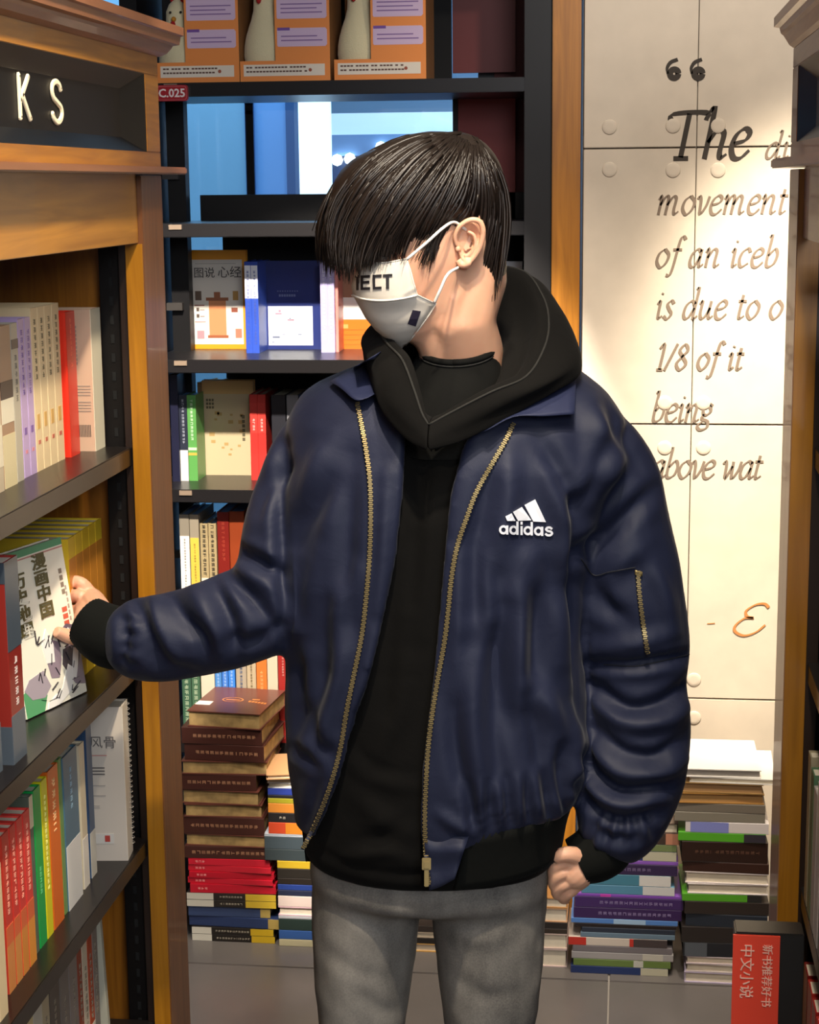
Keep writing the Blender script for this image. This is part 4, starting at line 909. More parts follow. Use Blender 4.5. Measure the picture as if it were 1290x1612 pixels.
# red sign stand
a = onY(1155, 1470, 2.42); b = onY(1229, 1478, 2.42)
t = thing('sign_stand', 'red sign card in a black stand at the lower right', 'sign', ((a[0]+b[0])/2, 2.42, 0)); W = (b[0]-a[0])/2
A = Matrix.Rotation(radians(-1), 4, 'Y')
MB().box((-W+.003, .004, .0), (W+.034, .05, a[2]+.001)).build('post', mat('1a1817', .4), t, bevel=.002)
MB().box((-W-.06, -.03, 0), (W+.06, .10, .012)).build('base', mat('1a1817', .4), t, bevel=.002)
MB().box((-W, 0, a[2]-.20), (W, .004, a[2]-.002)).build('card', mat('e2452f', .45), t)
M = onto((W*.52, -.0006, a[2]-.018), (0, 0, -1), (1, 0, 0))
text_mesh('lettering', '新书推荐好书', .016, mat('f2c4b4'), t, onto((W*.30, -.0006, a[2]-.014), (0, 0, -1), (1, 0, 0)), align='LEFT')
text_mesh('lettering', '中文小说', .021, mat('f2c4b4'), t, onto((-W*.62, -.0006, a[2]-.014), (0, 0, -1), (1, 0, 0)), align='LEFT')
# ------------------------------------------------------------------ the person
from mathutils.bvhtree import BVHTree
from mathutils import noise as mnoise
PX, PYY = -.27, 2.36
person = thing('person', 'person in navy jacket, black hoodie, white mask and grey jeans, reaching for a book', 'person', (PX, PYY, 0))
PB = np.array([PX, PYY, 0])
def P3(px, py, Y): return np.array(onY(px, py, Y))
def proj(V):
    d = V-EYE; z = d @ FW; return 645+FPX*(d @ RT)/z, 806-FPX*(d @ UP)/z
def remesh(mb_list, voxel, smooth=6, fac=.5):
    """union of overlapping closed shapes as one continuous surface -> (verts, faces)"""
    mb = MB()
    for q in mb_list: mb.add(q.v, q.f)
    me = bpy.data.meshes.new('tmp'); me.from_pydata(mb.v, [], mb.f); me.update()
    bm = bmesh.new(); bm.from_mesh(me); bmesh.ops.recalc_face_normals(bm, faces=bm.faces); bm.to_mesh(me); bm.free()
    o = bpy.data.objects.new('tmp', me); COL.objects.link(o)
    r = o.modifiers.new('r', 'REMESH'); r.mode = 'VOXEL'; r.voxel_size = voxel
    if smooth:
        s = o.modifiers.new('s', 'SMOOTH'); s.iterations = smooth; s.factor = fac
    dg = bpy.context.evaluated_depsgraph_get(); out = bpy.data.meshes.new_from_object(o.evaluated_get(dg))
    bpy.data.objects.remove(o); bpy.data.meshes.remove(me); return out
def coords(me):
    a = np.empty(len(me.vertices)*3, np.float32); me.vertices.foreach_get('co', a); return a.reshape(-1, 3).astype(float)
def normals(me):
    a = np.empty(len(me.vertices)*3, np.float32); me.vertices.foreach_get('normal', a); return a.reshape(-1, 3).astype(float)
def setco(me, V): me.vertices.foreach_set('co', V.astype(np.float32).ravel()); me.update()
def finish(me, name, m, parent=person, base=PB):
    V = coords(me); setco(me, V-base); me.materials.clear(); me.materials.append(m); me.shade_smooth(); me.name = name
    o = bpy.data.objects.new(name, me); COL.objects.link(o); o.parent = parent; return o
def fold(me, strokes, minface=.05, relax=5):
    """press creases (negative) and raise ridges (positive) along strokes drawn on the side seen from the aisle"""
    V = coords(me); N = normals(me); D = V-EYE; D /= np.linalg.norm(D, axis=1)[:, None]
    face = np.clip((-(N*D).sum(1)-minface)/.3, 0, 1); u, v = proj(V); disp = np.zeros(len(V))
    for pts, wd, amp in strokes:
        P = np.array(smoothpath(pts, 4)); n = len(P)
        x0, y0 = P.min(0)-3*wd; x1, y1 = P.max(0)+3*wd
        idx = np.where((u > x0) & (u < x1) & (v > y0) & (v < y1) & (face > 0))[0]
        if len(idx) == 0: continue
        U = np.stack([u[idx], v[idx]], 1); best = np.full(len(idx), 1e9); tt = np.zeros(len(idx))
        for i in range(n-1):
            a, b = P[i], P[i+1]; ab = b-a; t = np.clip(((U-a) @ ab)/(ab @ ab+1e-9), 0, 1)
            d = np.linalg.norm(U-(a+t[:, None]*ab), axis=1); k = d < best; best[k] = d[k]; tt[k] = (i+t[k])/(n-1)
        env = np.sin(np.pi*np.clip(.12+.76*tt, 0, 1))
        disp[idx] += amp*env*np.exp(-(best/wd)**2)*face[idx]
        disp[idx] += -.25*amp*env*np.exp(-((best-1.7*wd)/wd)**2)*face[idx]
    V2 = V+N*disp[:, None]
    E = np.empty(len(me.edges)*2, np.int64); me.edges.foreach_get('vertices', E); E = E.reshape(-1, 2)
    cnt = np.bincount(E.ravel(), minlength=len(V2))[:, None].clip(1)
    for _ in range(relax):
        acc = np.zeros_like(V2)
        for k in range(3): acc[:, k] = np.bincount(E[:, 0], V2[E[:, 1], k], len(V2))+np.bincount(E[:, 1], V2[E[:, 0], k], len(V2))
        V2 = .5*V2+.5*acc/cnt
    setco(me, V2)
def rumple(me, amp, scale, stretch=(1, 1, .4), seed=0):
    V = coords(me); N = normals(me)
    d = np.array([mnoise.noise(Vector((p[0]*scale*stretch[0]+seed, p[1]*scale*stretch[1], p[2]*scale*stretch[2]))) for p in V])
    setco(me, V+N*(amp*d)[:, None])
def sell(xc, yc, a, b, th, n=2.4):
    s, c = np.sin(th), np.cos(th)
    return xc+a*np.sign(s)*np.abs(s)**(2/n), yc-b*np.sign(c)*np.abs(c)**(2/n)
def interp(tab, y):
    ys = [t[0] for t in tab]; return [float(np.interp(y, ys, [t[k] for t in tab])) for k in range(1, len(tab[0]))]
def bvh(o_or_me, base=None):
    me = o_or_me; vs = [v.co.copy() for v in me.vertices]
    if base is not None: vs = [v+Vector(base) for v in vs]
    return BVHTree.FromPolygons(vs, [tuple(p.vertices) for p in me.polygons])
def hit(tree, px, py, off=0.0, default=None):
    d = Vector(ray(px, py)).normalized(); r = tree.ray_cast(Vector(EYE), d)
    if r[0] is None:
        if default is None: return None
        return Vector(P3(px, py, default)), Vector((0, -1, 0))
    n = r[1] if r[1].dot(d) < 0 else -r[1]
    return r[0]+n*off, n
def tubepx(pts, k=5, n=20):
    """sleeve-like tube through (px, py, Y, radius in px)"""
    Q = smoothpath(pts, k); m_ = MB(); m_.tube([P3(q[0], q[1], q[2]) for q in Q], [q[3]/1215*q[2]/2.33 for q in Q], n); return m_

# --- jacket: an open shell with sleeves
JT = [ # image y, left px, right px, half depth, centre Y
 (556, 640, 850, .060, 2.44), (568, 590, 892, .075, 2.43), (582, 545, 915, .092, 2.42), (600, 505, 940, .106, 2.41), (625, 474, 965, .122, 2.40), (660, 458, 985, .137, 2.395),
 (720, 452, 985, .150, 2.39), (800, 450, 950, .158, 2.39), (900, 452, 925, .160, 2.39), (1000, 452, 922, .160, 2.39), (1100, 450, 926, .160, 2.39),
 (1180, 452, 930, .160, 2.39), (1240, 462, 920, .158, 2.39), (1290, 468, 903, .150, 2.39), (1345, 474, 893, .142, 2.39), (1400, 480, 885, .138, 2.39)]
JL = [(556, 600), (600, 612), (640, 640), (700, 634), (800, 630), (900, 618), (1000, 594), (1100, 566), (1160, 545), (1220, 528), (1270, 511), (1338, 478), (1400, 470)]
JR = [(556, 860), (600, 830), (640, 790), (670, 752), (700, 732), (800, 708), (900, 697), (1000, 686), (1100, 678), (1160, 671), (1220, 664), (1300, 660), (1400, 668)]
def shell_ring(y, thick, ya=None, lo=0, hi=0, n=72):
    l, r, b, yc = interp(JT, y)
    A_, B_ = P3(l, y, yc), P3(r, y, yc); xc, a = (A_[0]+B_[0])/2, (B_[0]-A_[0])/2
    yf = yc-b*.97; z = (A_[2]+B_[2])/2; yi = float(proj(np.array([xc, yf, z]))[1])     # the front edge is nearer than the sides
    L_ = interp(JL, yi)[0]; R_ = interp(JR, yi)[0]; xl, xr = P3(L_, yi, yf)[0], P3(R_, yi, yf)[0]
    def zz(x, yy):
        q = min(1, max(0, (x-P3(720, y, yf)[0])/.03)); k = min(1, max(0, (y-1180)/110)); return z+.034*q*k*(1 if yy < yc else max(0, 1-(yy-yc)/.1))
    tl = -math.asin(min(1, abs(xl-xc)/a)**1.2)*(1 if xl < xc else -1); tr_ = math.asin(min(1, abs(xr-xc)/a)**1.2)*(1 if xr > xc else -1)
    th = np.linspace(tr_, 2*pi+tl, n); out = []
    for t in th:
        x, yy = sell(xc, yc, a, b, t); out.append((x, yy, zz(x, yy)))
    for t in th[::-1]:
        x, yy = sell(xc, yc, a-thick, b-thick, t); out.append((x, yy, zz(x, yy)))
    return out
ys = [1290, 1280, 1266, 1240, 1200, 1160, 1120, 1080, 1040, 1000, 950, 900, 850, 800, 760, 720, 690, 660, 640, 620, 605, 592, 580, 570, 562]
rings = [shell_ring(y, .016) for y in ys]
torso = MB().loft(rings)
armL = tubepx([(520, 668, 2.40, 62), (484, 740, 2.385, 70), (455, 830, 2.36, 76), (443, 905, 2.345, 80), (418, 955, 2.335, 84), (368, 975, 2.33, 84), (315, 992, 2.33, 80), (255, 1004, 2.335, 76), (212, 1006, 2.34, 70), (184, 1005, 2.345, 52)])
armR = tubepx([(905, 680, 2.42, 72), (945, 745, 2.42, 88), (970, 830, 2.42, 86), (990, 930, 2.42, 88), (1000, 1020, 2.43, 87), (1001, 1075, 2.43, 80), (1004, 1130, 2.42, 85), (1000, 1200, 2.41, 86), (984, 1262, 2.40, 82), (968, 1305, 2.39, 72), (952, 1335, 2.385, 52)])
jk = remesh([torso, armL, armR], .0040, 9)
rumple(jk, .0045, 7, (1, 1, .6), 3); rumple(jk, .0014, 22, (1, 1, .8), 9)
JF = [
 # his right sleeve
 ([(372, 866), (410, 885), (447, 905)], 9, -.016), ([(447, 700), (441, 790), (447, 900), (450, 1010)], 9, -.014), ([(452, 735), (425, 760), (408, 800)], 12, -.007),
 ([(205, 940), (222, 960), (240, 1000), (258, 1040)], 9, -.006), ([(268, 935), (290, 975), (318, 1005), (326, 1040)], 10, -.013), ([(335, 905), (352, 950), (366, 990), (372, 1030)], 10, -.010),
 ([(300, 920), (322, 960), (345, 1000)], 12, .007), ([(352, 900), (395, 940), (430, 985)], 9, -.008), ([(215, 1000), (260, 1050), (330, 1065)], 12, -.005), ([(240, 945), (250, 985), (280, 1030)], 12, .007),
 ([(190, 960), (196, 1000), (190, 1050)], 8, -.006), ([(385, 900), (430, 930), (446, 970)], 10, .006), ([(360, 1010), (400, 1010), (440, 990)], 10, -.006),
 # his right front
 ([(520, 760), (495, 800), (470, 850)], 14, -.006), ([(555, 720), (545, 860), (548, 1000)], 14, -.006), ([(520, 960), (505, 1060), (480, 1140)], 16, -.008), ([(545, 1010), (525, 1100), (495, 1200)], 14, .007),
 ([(470, 1010), (466, 1090), (462, 1170)], 10, -.009), ([(610, 740), (604, 860), (594, 960)], 8, .004), ([(455, 1180), (480, 1190), (500, 1210)], 8, -.008), ([(500, 870), (490, 930), (488, 990)], 12, .005), ([(500, 1230), (490, 1270), (480, 1310)], 8, -.004),
 # his left front
 ([(770, 760), (752, 850), (742, 960)], 14, -.006), ([(800, 700), (800, 790), (790, 880)], 16, .006), ([(850, 690), (880, 740), (905, 800)], 12, -.006), ([(905, 790), (905, 900), (912, 1010), (918, 1130)], 10, -.014),
 ([(862, 900), (850, 1000), (845, 1080)], 16, -.008), ([(820, 880), (815, 990), (820, 1100)], 16, .007), ([(845, 1080), (870, 1120), (895, 1170)], 14, .007), ([(780, 1000), (778, 1110), (790, 1220)], 14, -.008),
 ([(740, 1040), (745, 1150), (760, 1250)], 14, .007), ([(712, 1120), (720, 1200), (745, 1290)], 10, -.006), ([(830, 1100), (850, 1180), (860, 1250)], 12, -.007), ([(760, 850), (765, 920), (775, 1000)], 10, .004),
 ([(885, 1180), (880, 1230), (872, 1280)], 10, -.007), ([(905, 1120), (908, 1180), (905, 1240)], 10, .005), ([(690, 1280), (720, 1300), (740, 1310)], 8, .005),
 # his left sleeve
 ([(905, 880), (930, 860), (975, 825), (1030, 770)], 12, -.014), ([(920, 780), (960, 740), (985, 700)], 16, .008), ([(905, 800), (935, 760), (950, 700)], 10, -.006), ([(960, 900), (985, 880), (1020, 850)], 14, .006), ([(935, 930), (960, 960), (985, 975)], 12, -.007),
 ([(930, 1045), (990, 1048), (1045, 1040), (1087, 1030)], 7, -.010), ([(930, 1020), (990, 1015), (1060, 1000)], 12, .006), ([(935, 1080), (985, 1112), (1040, 1105), (1086, 1075)], 9, -.012), ([(935, 1100), (985, 1140), (1050, 1135), (1086, 1110)], 11, .008),
 ([(930, 1145), (975, 1180), (1030, 1190), (1082, 1160)], 9, -.011), ([(935, 1170), (975, 1215), (1040, 1218), (1080, 1195)], 11, .008), ([(920, 1190), (945, 1225), (985, 1245), (1050, 1235)], 9, -.012),
 ([(915, 1240), (940, 1275), (980, 1292), (1035, 1280)], 10, -.008), ([(915, 1215), (940, 1252), (985, 1268), (1045, 1255)], 10, .006), ([(925, 1290), (955, 1318), (1000, 1322)], 8, -.006), ([(1020, 880), (1045, 930), (1060, 990)], 12, .005), ([(900, 1240), (918, 1220), (925, 1190)], 8, -.006)]
for k in range(12):      # gathers above the ribbed hem
    x = 730+k*15; JF.append(([(x, 1305-k*1.6), (x-3+2*sin(k*2.2), 1275-k*1.6), (x-6, 1235-k*2)], 5, -.0055 if k % 2 else .004))
JF += [([(520, 700), (500, 730), (480, 790)], 16, .006), ([(560, 900), (535, 960), (520, 1040)], 14, .007), ([(590, 1000), (570, 1070), (545, 1130)], 9, .004), ([(730, 880), (722, 980), (715, 1080)], 14, .006),
 ([(800, 960), (790, 1040), (800, 1120), (830, 1200)], 14, -.008), ([(870, 760), (885, 820), (890, 900)], 16, .007), ([(930, 640), (945, 680), (940, 740)], 16, .007), ([(960, 640), (985, 690), (1010, 740)], 14, -.006), ([(840, 880), (870, 960), (880, 1040)], 14, .006), ([(470, 880), (462, 950), (470, 1030)], 12, .006), ([(480, 1120), (500, 1170), (520, 1190)], 12, -.007)]
for k in range(5): JF.append(([(1030-k*26, 1318+k*8), (1026-k*24, 1300+k*4), (1020-k*20, 1280)], 5, -.005))
for k in range(4): JF.append(([(190-k*0, 975+k*22), (215, 975+k*24)], 5, -.004))
JF = [(a, w_*1.15, d*(1.55 if .003 < abs(d) < .0105 else 1.15)) for a, w_, d in JF]
fold(jk, JF)
def cloth(h, rough=.6, sheen=.3, weave=900, bump=.15, spec=.3):
    m = bpy.data.materials.new('m_cloth'); m.use_nodes = True; nt = m.node_tree; b = nt.nodes['Principled BSDF']
    b.inputs['Base Color'].default_value = (*hexc(h), 1); b.inputs['Roughness'].default_value = rough; b.inputs['Sheen Weight'].default_value = sheen
    b.inputs['Sheen Roughness'].default_value = .4; b.inputs['Specular IOR Level'].default_value = spec
    tc = nt.nodes.new('ShaderNodeTexCoord'); n = nt.nodes.new('ShaderNodeTexNoise'); n.inputs['Scale'].default_value = weave; n.inputs['Detail'].default_value = 2
    n2 = nt.nodes.new('ShaderNodeTexNoise'); n2.inputs['Scale'].default_value = 26; n2.inputs['Detail'].default_value = 4; n2.inputs['Distortion'].default_value = .8
    bp = nt.nodes.new('ShaderNodeBump'); bp.inputs['Strength'].default_value = bump; bp.inputs['Distance'].default_value = .001
    bp2 = nt.nodes.new('ShaderNodeBump'); bp2.inputs['Strength'].default_value = .25; bp2.inputs['Distance'].default_value = .004
    for q in (n, n2): nt.links.new(tc.outputs['Object'], q.inputs['Vector'])
    nt.links.new(n.outputs['Fac'], bp.inputs['Height']); nt.links.new(n2.outputs['Fac'], bp2.inputs['Height']); nt.links.new(bp.outputs[0], bp2.inputs['Normal']); nt.links.new(bp2.outputs[0], b.inputs['Normal'])
    return m
navy = cloth('191e34', .62, .04); black_c = cloth('0d0c0b', .92, .015, spec=.12); ribm = cloth('10110f', .92, .015, spec=.12); navy2 = cloth('1e2440', .62, .04)
jt = bvh(jk)
jacket = finish(jk, 'jacket', navy)

def patch(name, grid, tree, off, thick, m, parent, default=2.25, base=PB, smooth=True):
    """piece of cloth laid over a surface; grid rows of image points; off(i, j) lifts it"""
    R_, C_ = len(grid), len(grid[0]); vs = []
    top = []; bot = []
    for i, row in enumerate(grid):
        for j, (x, y) in enumerate(row):
            h = hit(tree, x, y, 0, default); o_ = off(i/(R_-1), j/(C_-1)) if callable(off) else off
            d = -Vector(ray(x, y)).normalized(); top.append(h[0]+d*(o_+thick)); bot.append(h[0]+d*o_)
    N = R_*C_; vs = [tuple(np.array(p)-base) for p in top+bot]; fs = []
    for i in range(R_-1):
        for j in range(C_-1):
            a = i*C_+j; fs += [(a, a+1, a+C_+1, a+C_), (N+a, N+a+C_, N+a+C_+1, N+a+1)]
    ed = [i*C_ for i in range(R_)]; 
    loop = [j for j in range(C_)]+[i*C_+C_-1 for i in range(1, R_)]+[(R_-1)*C_+j for j in range(C_-2, -1, -1)]+[i*C_ for i in range(R_-2, 0, -1)]
    for a, b in zip(loop, loop[1:]+loop[:1]): fs.append((a, N+a, N+b, b))
    return MB().add(vs, fs).build(name, m, parent, smooth=smooth)
def coons(c00, c01, c10, c11, top=None, bot=None, n=10, m=14):
    """grid between two polylines (top, bottom)"""
    T_ = top or [c00, c01]; B_ = bot or [c10, c11]
    def rs(P, k):
        P = [np.array(p, float) for p in (smoothpath(P, 8) if len(P) > 2 else P)]; d = np.r_[0, np.cumsum([np.linalg.norm(P[i+1]-P[i]) for i in range(len(P)-1)])]
        return [(np.interp(s, d, [p[0] for p in P]), np.interp(s, d, [p[1] for p in P])) for s in np.linspace(0, d[-1], k)]
    a, b = rs(T_, m), rs(B_, m)
    return [[(a[j][0]*(1-t)+b[j][0]*t, a[j][1]*(1-t)+b[j][1]*t) for j in range(m)] for t in np.linspace(0, 1, n)]

# collar flaps
g = coons(0, 0, 0, 0, top=[(600, 553), (588, 570), (592, 590), (606, 612)], bot=[(520, 600), (538, 612), (560, 630), (580, 626)])
patch('collar', g, jt, lambda i, j: .004+.018*i, .005, navy2, jacket, 2.3)
g = coons(0, 0, 0, 0, top=[(738, 690), (790, 646), (850, 604), (908, 584)], bot=[(770, 676), (810, 656), (858, 655), (905, 652)])
patch('collar', g, jt, lambda i, j: .004+.022*i, .005, navy2, jacket, 2.3)
# zippers
ZL_ = [(563, 636), (568, 660), (577, 710), (583, 760), (584, 820), (582, 880), (577, 940), (570, 1000), (556, 1070), (546, 1120), (538, 1170), (527, 1215), (512, 1260), (495, 1300), (476, 1338)]
ZR_ = [(808, 668), (795, 695), (772, 735), (750, 775), (735, 815), (720, 860), (711, 910), (706, 960), (700, 1010), (690, 1065), (682, 1115), (675, 1170), (671, 1230), (669, 1290), (671, 1350), (676, 1396)]
brass = mat('8f7d52', .42, .6); tape = mat('20243a', .8)
def zipper(path, tree, parent, wd=5.0, step=3.2, flip=1, name='zipper', default=2.25):
    P = [np.array(p) for p in smoothpath(path, 12)]; d = np.r_[0, np.cumsum([np.linalg.norm(P[i+1]-P[i]) for i in range(len(P)-1)])]
    S_ = np.arange(0, d[-1], step); X = np.interp(S_, d, [p[0] for p in P]); Y_ = np.interp(S_, d, [p[1] for p in P])
    pts = []; nn = []
    for x, y in zip(X, Y_):
        h = hit(tree, x, y, .0, default); pts.append(np.array(h[0])-FW*.0035); nn.append(-FW)
    pts = np.array(pts)
    for _ in range(3): pts[1:-1] = (pts[:-2]+2*pts[1:-1]+pts[2:])/4
    root = MB().tube([Vector(p-PB+FW*.001) for p in pts], .0030, 8).build(name, tape, parent, smooth=True)
    tb = MB()
    for i in range(len(pts)-1):
        t = Vector(pts[i+1]-pts[i]).normalized(); n = Vector(-FW); s = t.cross(n).normalized(); n = s.cross(t)
        M = Matrix.Identity(4)
        for k in range(3): M[k][0] = s[k]; M[k][1] = t[k]; M[k][2] = n[k]; M[k][3] = (pts[i]-PB)[k]
        o_ = .0005*(1 if i % 2 else -1)
        tb.box((-.0027+o_, -.0009, -.001), (.0027+o_, .0009, .0024), M)
    o = tb.build('zipper_teeth', brass, root if parent is not jacket else parent); o['kind'] = 'stuff'
    return pts
pL = zipper(ZL_, jt, jacket); pR = zipper(ZR_, jt, jacket, default=2.226)
q = pR[-1]-PB; q2 = pR[-12]-PB
m_ = MB(); M = Matrix.Translation(Vector(q2-FW*.003)) @ Matrix(((*RT, 0), (*(-FW), 0), (*UP, 0), (0, 0, 0, 1))).transposed().to_3x3().to_4x4()
m_.box((-.006, 0, -.008), (.006, .004, .008), M); m_.box((-.0035, .004, -.006), (.0035, .007, .004), M); m_.box((-.003, .003, -.030), (.003, .005, -.006), M)
m_.build('zip_slider', brass, jacket, bevel=.0008)
# sleeve pocket zip
sp = [(1004, 900), (1006, 930), (1010, 965), (1015, 1000), (1020, 1032)]
zipper(sp, jt, jacket, name='sleeve_zip', default=2.34)
g = coons(0, 0, 0, 0, top=[(1000, 897), (1012, 900)], bot=[(1000, 905), (1012, 907)], n=3, m=4); patch('zip_end', g, jt, .002, .003, brass, jacket, 2.34)
# sleeve seams
for pts in ([(952, 1046), (1000, 1049), (1045, 1040), (1085, 1030)], [(915, 880), (935, 905), (962, 900), (1000, 893)]):
    P = [hit(jt, x, y, .0006, 2.34)[0]-Vector(PB) for x, y in smoothpath(pts, 6)]
    MB().tube(P, .0010, 6).build('seam', mat('10121c', .8), jacket)
# three-bar mark and lettering on the chest
white = mat('e4e6ee', .6)
def decal(polys, tree, name, m, parent, off=.0012, base=PB, default=2.25, sub=1):
    mb = MB()
    for poly in polys:
        P = []
        for i in range(len(poly)):
            a, b = np.array(poly[i], float), np.array(poly[(i+1) % len(poly)], float); k = max(1, int(np.linalg.norm(b-a)/6))
            P += [tuple(a+(b-a)*t/k) for t in range(k)]
        hs = [hit(tree, x, y, 0, default) for x, y in P]; d = [-Vector(ray(x, y)).normalized() for x, y in P]
        t = [tuple(np.array(h[0]+dd*(off+.0008))-base) for h, dd in zip(hs, d)]; b_ = [tuple(np.array(h[0])-base) for h in hs]; n = len(P)
        mb.add(t+b_, [tuple(range(n))]+[((i+1) % n, i, n+i, n+(i+1) % n) for i in range(n)])
    return mb.build(name, m, parent)
decal([[(796, 813), (806, 808), (812, 820), (799, 820)], [(808, 806), (822, 798), (837, 819), (816, 820)], [(826, 795), (843, 786), (860, 822), (840, 821)]], jt, 'logo_mark', white, jacket, .0022)
def strokepx(polys, paths, wd):
    for path in paths:
        P = [np.array(p, float) for p in (smoothpath(path, 5) if len(path) > 2 else path)]
        for i in range(len(P)-1):
            t = P[i+1]-P[i]; l = np.linalg.norm(t)+1e-9; t = t/l; n = np.array([-t[1], t[0]])*wd; e = t*wd*.5
            polys.append([tuple(P[i]+n-e), tuple(P[i+1]+n+e), tuple(P[i+1]-n+e), tuple(P[i]-n-e)])
def ringp(cx, cy, r, a0=0, a1=360): return [(cx+r*cos(radians(a)), cy-r*sin(radians(a))*1.04) for a in np.linspace(a0, a1, 15)]
pl = []; w1 = 1.75; bl = 834.6
strokepx(pl, [ringp(793, bl-.5, 5.2), [(799, bl-6.5), (799, bl+6)]], w1)
strokepx(pl, [ringp(809, bl, 5.2), [(815, bl-13), (815, bl+6.5)]], w1)
strokepx(pl, [[(821.5, bl-5.5), (821.5, bl+6.8)], [(821.5, bl-12.5), (821.5, bl-9.5)]], w1)
strokepx(pl, [ringp(831.5, bl+.8, 5.2), [(837.5, bl-12), (837.5, bl+7.5)]], w1)
strokepx(pl, [ringp(848, bl+1.5, 5.2), [(854, bl-4.5), (854, bl+8.2)]], w1)
strokepx(pl, [[(869, bl-2.2), (866, bl-4), (862, bl-3.6), (860.3, bl-1), (863, bl+1.2), (867.5, bl+2.4), (869.5, bl+5), (867, bl+7.8), (862.5, bl+8), (859.5, bl+6)]], w1)
decal(pl, jt, 'logo_lettering', white, jacket, .0022)
# ribbed hem of the jacket
hem = MB(); rr = []
for y in (1338, 1326, 1312, 1298, 1284, 1268, 1252):
    t = (1338-y)/86; l, r, b, yc = interp(JT, y); A_, B_ = P3(l+6, y, yc), P3(r-4, y, yc); xc, a = (A_[0]+B_[0])/2, (B_[0]-A_[0])/2
    ring = []
    xr = P3(738-22*(1-t), y, yc-b)[0]; th0 = math.asin(min(1, abs(xr-xc)/a)**1.2)*(1 if xr > xc else -1)
    N_ = 220; th = np.linspace(th0, 2*pi-1.3, N_)
    for i, t_ in enumerate(th):
        x, yy = sell(xc, yc, a-.006+.0012*(i % 2), b-.010+.0012*(i % 2), t_)
        lift = .018*max(0, sin(min(t_, pi))-.1)       # the band climbs towards the side
        ring.append((x-PB[0], yy-PB[1], A_[2]+lift))
    for i, t_ in reversed(list(enumerate(th))):
        x, yy = sell(xc, yc, a-.014, b-.017, t_); ring.append((x-PB[0], yy-PB[1], A_[2]+.018*max(0, sin(min(t_, pi))-.1)))
    rr.append(ring)
hem.loft(rr).build('ribbed_hem', ribm, jacket, smooth=True)
# navy front tab that runs down beside the zip to the bottom edge
g = coons(0, 0, 0, 0, top=[(665, 1290), (700, 1300), (742, 1306)], bot=[(676, 1402), (694, 1396), (716, 1384)], n=14, m=8)
tabt = bvh(hem_me := None) if False else None
def tabpatch():
    vs = []; R_, C_ = len(g), len(g[0]); top = []; bot = []
    for i, row in enumerate(g):
        for x, y in row: top.append(P3(x, y, 2.246-.016*min(1, i/5)+.002*sin(i*.9)-.003*sin(x*.08))-PB); bot.append(P3(x, y, 2.252)-PB)
    N = R_*C_; fs = []
    for i in range(R_-1):
        for j in range(C_-1):
            a = i*C_+j; fs += [(a, a+1, a+C_+1, a+C_), (N+a, N+a+C_, N+a+C_+1, N+a+1)]
    loop = list(range(C_))+[i*C_+C_-1 for i in range(1, R_)]+[(R_-1)*C_+j for j in range(C_-2, -1, -1)]+[i*C_ for i in range(R_-2, 0, -1)]
    for a, b in zip(loop, loop[1:]+loop[:1]): fs.append((a, N+a, N+b, b))
    MB().add(top+bot, fs).build('front_tab', navy, jacket, smooth=True)
tabpatch()
# ribbed cuffs
def cuff(pts, name='cuff'):
    Q = smoothpath(pts, 5); P = [Vector(P3(q[0], q[1], q[2])-PB) for q in Q]; rings = []; prev = None; n = 64
    for side in (0, 1):
        idx = range(len(P)) if side == 0 else range(len(P)-1, -1, -1)
        for i in idx:
            t = (P[min(i+1, len(P)-1)]-P[max(i-1, 0)]).normalized()
            a = Vector((0, 0, 1)).cross(t).normalized() if abs(t.z) < .9 else Vector((1, 0, 0)).cross(t).normalized(); b = t.cross(a)
            r = Q[i][3]/1215*Q[i][2]/2.33-(.004 if side else 0)
            rings.append([P[i]+(a*cos(2*pi*k/n)+b*sin(2*pi*k/n))*(r+(.0010 if k % 2 and not side else 0)) for k in range(n)])
    rings.append(rings[0]); return MB().loft(rings, cap=False).build(name, ribm, jacket, smooth=True)
cuff([(196, 1006, 2.343, 50), (178, 1003, 2.347, 53), (160, 994, 2.352, 50), (142, 981, 2.358, 44), (136, 977, 2.360, 42)])
cuff([(958, 1322, 2.387, 48), (948, 1334, 2.385, 50), (934, 1345, 2.38, 47), (916, 1353, 2.375, 42), (908, 1357, 2.373, 40)])

# --- hoodie
HT = [(600, 560, 890, .075, 2.41), (640, 520, 930, .095, 2.40), (700, 500, 930, .118, 2.395), (800, 490, 905, .128, 2.39), (1000, 486, 895, .132, 2.39), (1200, 484, 898, .134, 2.39),
      (1300, 480, 893, .134, 2.39), (1325, 480, 885, .130, 2.39), (1342, 488, 876, .124, 2.39), (1350, 502, 866, .116, 2.39)]
rings = []
for y in [1350, 1346, 1340, 1325, 1310, 1300, 1275, 1250, 1200, 1150, 1100, 1050, 1000, 950, 900, 850, 800, 750, 700, 670, 640, 620, 600]:
    l, r, b, yc = interp(HT, y); A_, B_ = P3(l, y, yc), P3(r, y, yc)
    dz = lambda t: -.004*cos(t)*(1 if y > 1330 else 0)
    rings.append([(*sell((A_[0]+B_[0])/2, yc, (B_[0]-A_[0])/2, b, t), (A_[2]+B_[2])/2+dz(t)) for t in np.linspace(0, 2*pi, 80)[:-1]])
hd = remesh([MB().loft(rings)], .005, 6)
rumple(hd, .004, 8, (1, 1, .4), 21)
